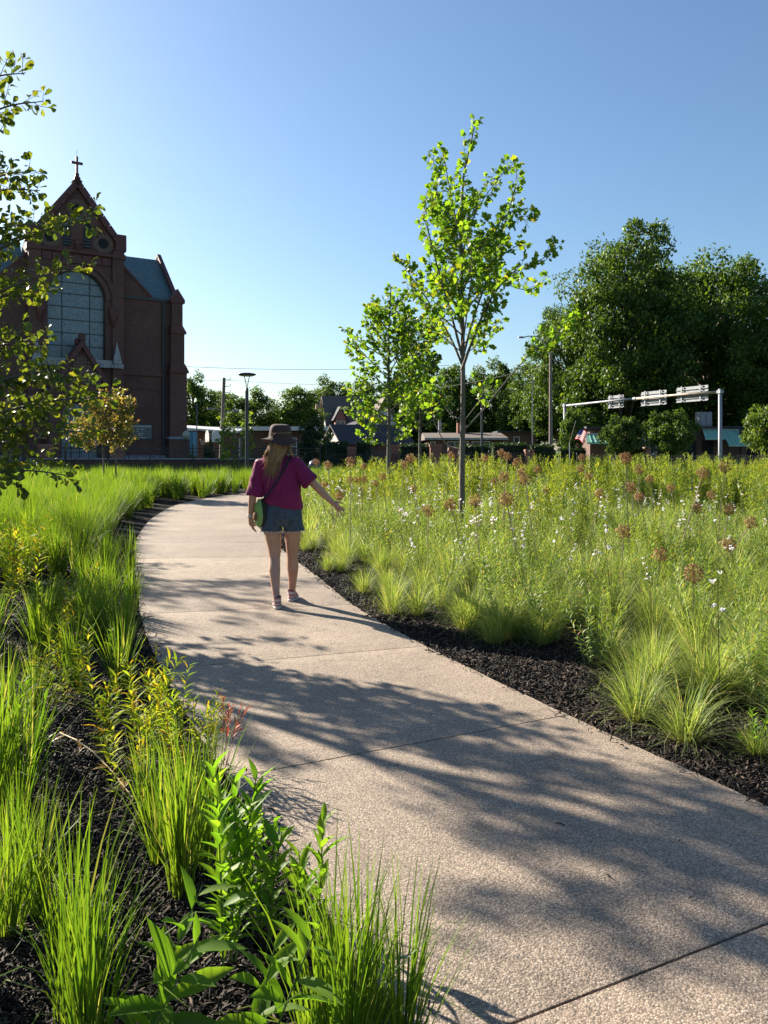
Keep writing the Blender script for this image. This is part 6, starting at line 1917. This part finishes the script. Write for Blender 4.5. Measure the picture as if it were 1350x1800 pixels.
for s in (-1, 1):
    mb = MB(); pv = []
    for zz in (.86, .80):
        for xx in (-.045, .045): pv.append((s*.09+xx, -.130, zz))
    bv = BVHTree.FromPolygons([v.co.copy() for v in shm.vertices], [tuple(p.vertices) for p in shm.polygons])
    g_ = []
    for i in range(7):
        for j in range(7):
            x_ = s*.088+(i/6-.5)*.095; z_ = .785+j/6*.095
            if j == 0: z_ -= .012*(1-abs(i/6-.5)*2)
            h_ = bv.ray_cast(Vector((x_, -.5, z_)), Vector((0, 1, 0)))
            g_.append((h_[0] + Vector((0,-.0035,0))) if h_[0] else Vector((x_,-.12,z_)))
    mb.add(g_, [(i*7+j, (i+1)*7+j, (i+1)*7+j+1, i*7+j+1) for i in range(6) for j in range(6)])
    mb.build('back_pocket', M['denim'], shorts, None, True)

# hat
hat = empty('hat', (-.026, .005, 1.538), 0, person)
hat.rotation_euler = (R_(4), R_(3), 0)
N_ = 48
vs, fs = [], []
prof = [(.168,0,1),(.154,.004,.9),(.138,.010,.6),(.122,.016,.3),(.108,.022,.1),(.104,.036,0),(.102,.062,0),(.099,.095,0),(.093,.120,0),(.080,.138,0),(.055,.146,0),(.028,.140,0),(.006,.137,0)]
def hatpt(r, z, w, a, inner=0.0):
    wav = w*(.016*math.sin(2*a+0.6) + .009*math.sin(3*a+2.1) - .014*abs(math.sin(a))*0)
    dent = 0.0
    if z > .03: dent = .0035*mnoise.noise(Vector((math.cos(a)*2.2, math.sin(a)*2.2, z*22)))
    rr = (r+dent-inner)*(1+.04*w*math.sin(2*a))
    return (rr*math.cos(a), rr*math.sin(a)*1.08, z+wav-inner*0.8-.012*w)
for inner in (0.0, .0035):
    for r0, z0, w0 in prof:
        for k in range(N_): vs.append(hatpt(r0, z0, w0, 2*math.pi*k/N_, inner if r0 < .17 else inner*.3))
m = len(prof)
for lay in (0, 1):
    o_ = lay*m*N_
    for i in range(m-1):
        for k in range(N_):
            k2 = (k+1) % N_
            f = (o_+i*N_+k, o_+i*N_+k2, o_+(i+1)*N_+k2, o_+(i+1)*N_+k)
            fs.append(f if lay == 0 else f[::-1])
for k in range(N_):
    k2 = (k+1) % N_
    fs.append((k2, k, m*N_+k, m*N_+k2))
fs.append(tuple((m-1)*N_+k for k in range(N_)))
MB().add(vs, fs).build('hat_shell', M['hat'], hat, None, True)
ring = [Vector((.1045*math.cos(a), .1045*1.08*math.sin(a), .064+.010*math.sin(a*1.0+2.2))) for a in np.linspace(0, 2*math.pi, 33)]
mbc = MB().tube(ring, .0028, 5, False)
mbc.tube([(-.035,-.108,.060),(-.048,-.118,.052),(-.062,-.100,.030),(-.072,-.105,.005),(-.070,-.112,-.05)], .0022, 5)
mbc.lathe([(.002,-.006),(.008,-.003),(.008,.003),(.002,.006)], 8, (-.035,-.112,.062))
mbc.build('chin_cord', M['cord'], hat)

# hair: loose strands from under the hat over back and shoulders
sv = [Vector(v.co) for v in sm.vertices]
SB = BVHTree.FromPolygons(sv, [tuple(p.vertices) for p in sm.polygons])
BB = BVHTree.FromPolygons([Vector(v.co) for v in body.data.vertices], [tuple(p.vertices) for p in body.data.polygons])
def push(p, gap):
    for bvh in (BB, SB):
        loc, nrm, idx, dist = bvh.find_nearest(p)
        if loc is not None:
            sgn = (p-loc).dot(nrm)
            if sgn < gap: p = loc + nrm*gap
    return p
rh = random.Random(12)
hv, hf, hr = [], [], []
def strand(pts, r0, tone):
    c = catmull([tuple(p) for p in pts], 5)
    b = MB(); b.tube(c, [r0*(1-.75*(i/(len(c)-1))**2) for i in range(len(c))], 4, False)
    k = len(hv); hv.extend(b.v); hf.extend([tuple(i+k for i in f) for f in b.f]); hr.extend([tone]*len(b.v))
for i in range(560):
    a = rh.uniform(-2.0, 2.0)                                   # 0 = straight back
    sx, cy_ = math.sin(a), -math.cos(a)
    g0 = rh.uniform(.0, .016)
    p0 = hc + Vector((sx*(.078+g0*.5), cy_*(.098+g0*.4), rh.uniform(.0, .06)))
    p1 = hc + Vector((sx*(.088+g0), cy_*(.104+g0), rh.uniform(-.045,-.03)))
    if abs(a) > 1.05:
        s = 1 if a > 0 else -1
        p2 = Vector((hc.x + s*(.108+rh.uniform(0,.022)), -.035+.05*rh.uniform(-1,1), 1.405))
        p3 = Vector((hc.x + s*(.112+rh.uniform(0,.03)), .05+rh.uniform(-.03,.06), 1.345))
        p4 = Vector((hc.x + s*(.085+rh.uniform(0,.035)), .112+rh.uniform(0,.01), 1.24+rh.uniform(-.06,.04)))
        if s < 0 and rh.random() < .55:
            p3 = Vector((hc.x-.10+rh.uniform(-.02,.04), -.085, 1.34)); p4 = Vector((hc.x-.085+rh.uniform(-.03,.03), -.118, 1.27+rh.uniform(-.03,.04)))
    else:
        ex = -.085 + rh.gauss(0, .030) + .035*a; ez = 1.275 + rh.gauss(0, .045)
        if rh.random() < .08: ez -= .07; ex -= .02
        p2 = Vector((hc.x + sx*.085 - .010, -.092-g0, 1.41)); p3 = Vector((ex*.6+(hc.x+sx*.06)*.4, -.105-g0, 1.335)); p4 = Vector((ex, -.125-g0*.5, ez))
    pts = [p0, p1, push(p2, .006+g0*.6), push(p3, .006+g0*.7), push(p4, .006+g0*.5)]
    strand(pts, rh.uniform(.0022, .0042), rh.random())
for k, (ex, ez) in enumerate(((-.128,1.085),(-.118,1.12),(-.105,1.14),(-.01,1.20),(.02,1.19))):
    strand([hc+Vector((-.03,-.105,-.02)), push(Vector((-.07,-.11,1.37)), .01), push(Vector((-.095,-.12,1.28)), .012), push(Vector(((-.095+ex)/2,-.13,(1.28+ez)/2)), .010), push(Vector((ex,-.13,ez)), .010)], .0020, .6)
hme = bpy.data.meshes.new('hair'); hme.from_pydata(hv, [], hf); hme.update()
at = hme.attributes.new('rnd', 'FLOAT', 'POINT'); at.data.foreach_set('value', np.array(hr, dtype=np.float32))
hme.shade_smooth()
hair = link('hair', hme, M['hair'], person)
mb = MB()
loft(mb, [(hc+Vector((0,-.022,-.125)),.072,.060), (hc+Vector((0,-.018,-.09)),.080,.078), (hc+Vector((0,-.012,-.03)),.083,.090), (hc+Vector((0,-.008,.04)),.081,.094), (hc+Vector((0,-.006,.09)),.06,.075)], 24)
cm_ = mb.mesh('hair_mass'); cm_.shade_smooth()
at = cm_.attributes.new('rnd', 'FLOAT', 'POINT'); at.data.foreach_set('value', np.full(len(cm_.vertices), .3, dtype=np.float32))
link('hair_mass', cm_, M['hair'], hair)

# shoes
def shoe(base, rz, nm):
    s = empty('shoe', base, rz, person)
    # outline: heel at -y, toe at +y
    def outline(k, y0=-.075, y1=.185):
        out = []
        for i in range(28):
            a = 2*math.pi*i/28
            y = (y0+y1)/2 + (y1-y0)/2*math.sin(a)*k
            w = .036 if y < .02 else .036+.008*math.sin((y-.02)/.165*math.pi*.7)
            x = w*math.copysign(abs(math.cos(a))**.6, math.cos(a))*k
            out.append((x, y))
        return out
    def stack(levels):
        v, f = [], []
        for z, k, yo in levels: v += [(x, y+yo, z + (0.010*max(0, y-.12)/.06)) for x, y in outline(k)]
        for i in range(len(levels)-1):
            for q in range(28): f.append((i*28+q, i*28+(q+1) % 28, (i+1)*28+(q+1) % 28, (i+1)*28+q))
        f.append(tuple(range(27,-1,-1))); f.append(tuple((len(levels)-1)*28+q for q in range(28)))
        return MB().add(v, f)
    stack([(.001,.98,0),(.005,1.02,0),(.020,1.03,0),(.024,1.0,0)]).build('sole', M['shoe_white'], s, None, True)
    mb = MB()
    def up(y, z, rx, ry): return (Vector((0, y, z)), rx, ry)
    loft(mb, [up(.052,.024,.040,.122), up(.048,.045,.039,.116), up(.030,.062,.037,.092), up(.005,.080,.036,.066), up(-.012,.095,.037,.052), up(-.016,.104,.038,.050)], 24)
    u = mb.build('upper', M['shoe_pink'], s, None, True)
    mb = MB(); loft(mb, [up(-.016,.098,.0365,.0485), up(-.016,.112,.0385,.0515), up(-.016,.116,.034,.046)], 24); mb.build('collar', M['sock'], s, None, True)
    mb = MB()   # pale heel tab and side panels
    for z0, z1, aa in ((.072,.088,(200,340)), (.040,.048,(195,345))):
        P_ = []
        for a in np.linspace(R_(aa[0]), R_(aa[1]), 17):
            for z in (z0, z1):
                t = (z-.024)/.08; ry = np.interp(z, [.024,.045,.062,.080,.095,.104], [.122,.116,.092,.066,.052,.050]); yc = np.interp(z, [.024,.045,.062,.080,.095,.104], [.052,.048,.030,.005,-.012,-.016])
                P_.append((.0405*math.copysign(abs(math.cos(a))**.9, math.cos(a)), yc+(ry+.0025)*math.sin(a), z))
        mb.add(P_, [(2*i, 2*i+2, 2*i+3, 2*i+1) for i in range(16)])
    mb.build('panel', M['shoe_white'], u, None, True)
shoe((LF.x, LF.y+.012, 0), R_(8), 0)
shoe((RF.x+.004, RF.y+.012, 0), R_(-6), 1)
# bead bracelet
mb = MB()
for rr, dz in ((.031, .012), (.030, .026)):
    for a in np.linspace(0, 6.283, 19)[:-1]:
        c = W2 + Vector((rr*math.cos(a), rr*math.sin(a), dz+.004*math.cos(a)))
        mb.lathe([(.001,-.006),(.005,-.003),(.006,0),(.005,.003),(.001,.006)], 6, tuple(c))
tag(mb.build('bracelet', M['bead'], person), kind='stuff')

# avocado-shaped shoulder bag hanging at the hip (a thing of its own)
bag = tag(empty('shoulder_bag', (-0.941-.205, 7.40-.055, .735), R_(-60)), 'avocado-shaped green plush shoulder bag hanging at the hip of the person', 'bag')
def pear(t):
    return .088*math.sin(math.pi*min(1, t*1.0))**.55*(1.08-.52*t)
def pear_ring(z, k, n=24):
    return k
vs, fs = [], []
H_ = .262
lev = [i/14 for i in range(15)]
def shell(y0, y1, grow, nm, mat, par):
    v, f = [], []
    for t in lev:
        w = max(.004, pear(.02+.96*t)+grow)
        for k in range(20):
            a = 2*math.pi*k/20
            ca, sa = math.cos(a), math.sin(a)
            yy = (y0+y1)/2 + (y1-y0)/2*math.copysign(abs(sa)**.8, sa)*min(1, w/.045)
            v.append((w*math.copysign(abs(ca)**.8, ca), yy, H_*t))
    for i in range(14):
        for k in range(20): f.append((i*20+k, i*20+(k+1) % 20, (i+1)*20+(k+1) % 20, (i+1)*20+k))
    f.append(tuple(range(19,-1,-1))); f.append(tuple(14*20+k for k in range(20)))
    return MB().add(v, f).build(nm, mat, par, None, True)
shell(-.012, .062, .0, 'rind', M['avocado_rind'], bag)
shell(-.040, .030, -.006, 'flesh', M['avocado'], bag)
o = MB().lathe([(.004,-.045),(.026,-.036),(.038,-.012),(.038,.010),(.026,.034),(.004,.044)], 16).build('stone', M['avocado_seed'], bag, (0,-.040,.10), True); o.scale = (1, .6, 1)
spts = [(-.178,-.06,.985),(-.125,-.14,1.03),(-.075,-.15,1.10),(-.02,-.15,1.18),(.025,-.14,1.26),(.06,-.11,1.335),(.078,-.05,1.385),(.080,.02,1.39),(.05,.11,1.30),(-.04,.14,1.15),(-.13,.12,1.04),(-.178,.02,.985)]
c = catmull(spts, 6)
v, f = [], []
for i, p in enumerate(c):
    p = Vector(p); q = push(p, .004)
    loc, nrm, _, _ = SB.find_nearest(q)
    t = Vector(c[min(i+1, len(c)-1)]) - Vector(c[max(i-1, 0)]); t.normalize()
    w_ = nrm.cross(t).normalized()*.010
    v += [q-w_, q+w_, q+w_+nrm*.002, q-w_+nrm*.002]
for i in range(len(c)-1):
    for k in range(4): f.append((i*4+k, i*4+(k+1) % 4, (i+1)*4+(k+1) % 4, (i+1)*4+k))
Mi = (Matrix.Translation(bag.location) @ Matrix.Rotation(R_(-60), 4, 'Z')).inverted() @ Matrix.Translation(Vector((-0.941, 7.40, 0)))
MB().add([tuple(Mi @ Vector(p)) for p in v], f).build('strap', M['strap'], bag)
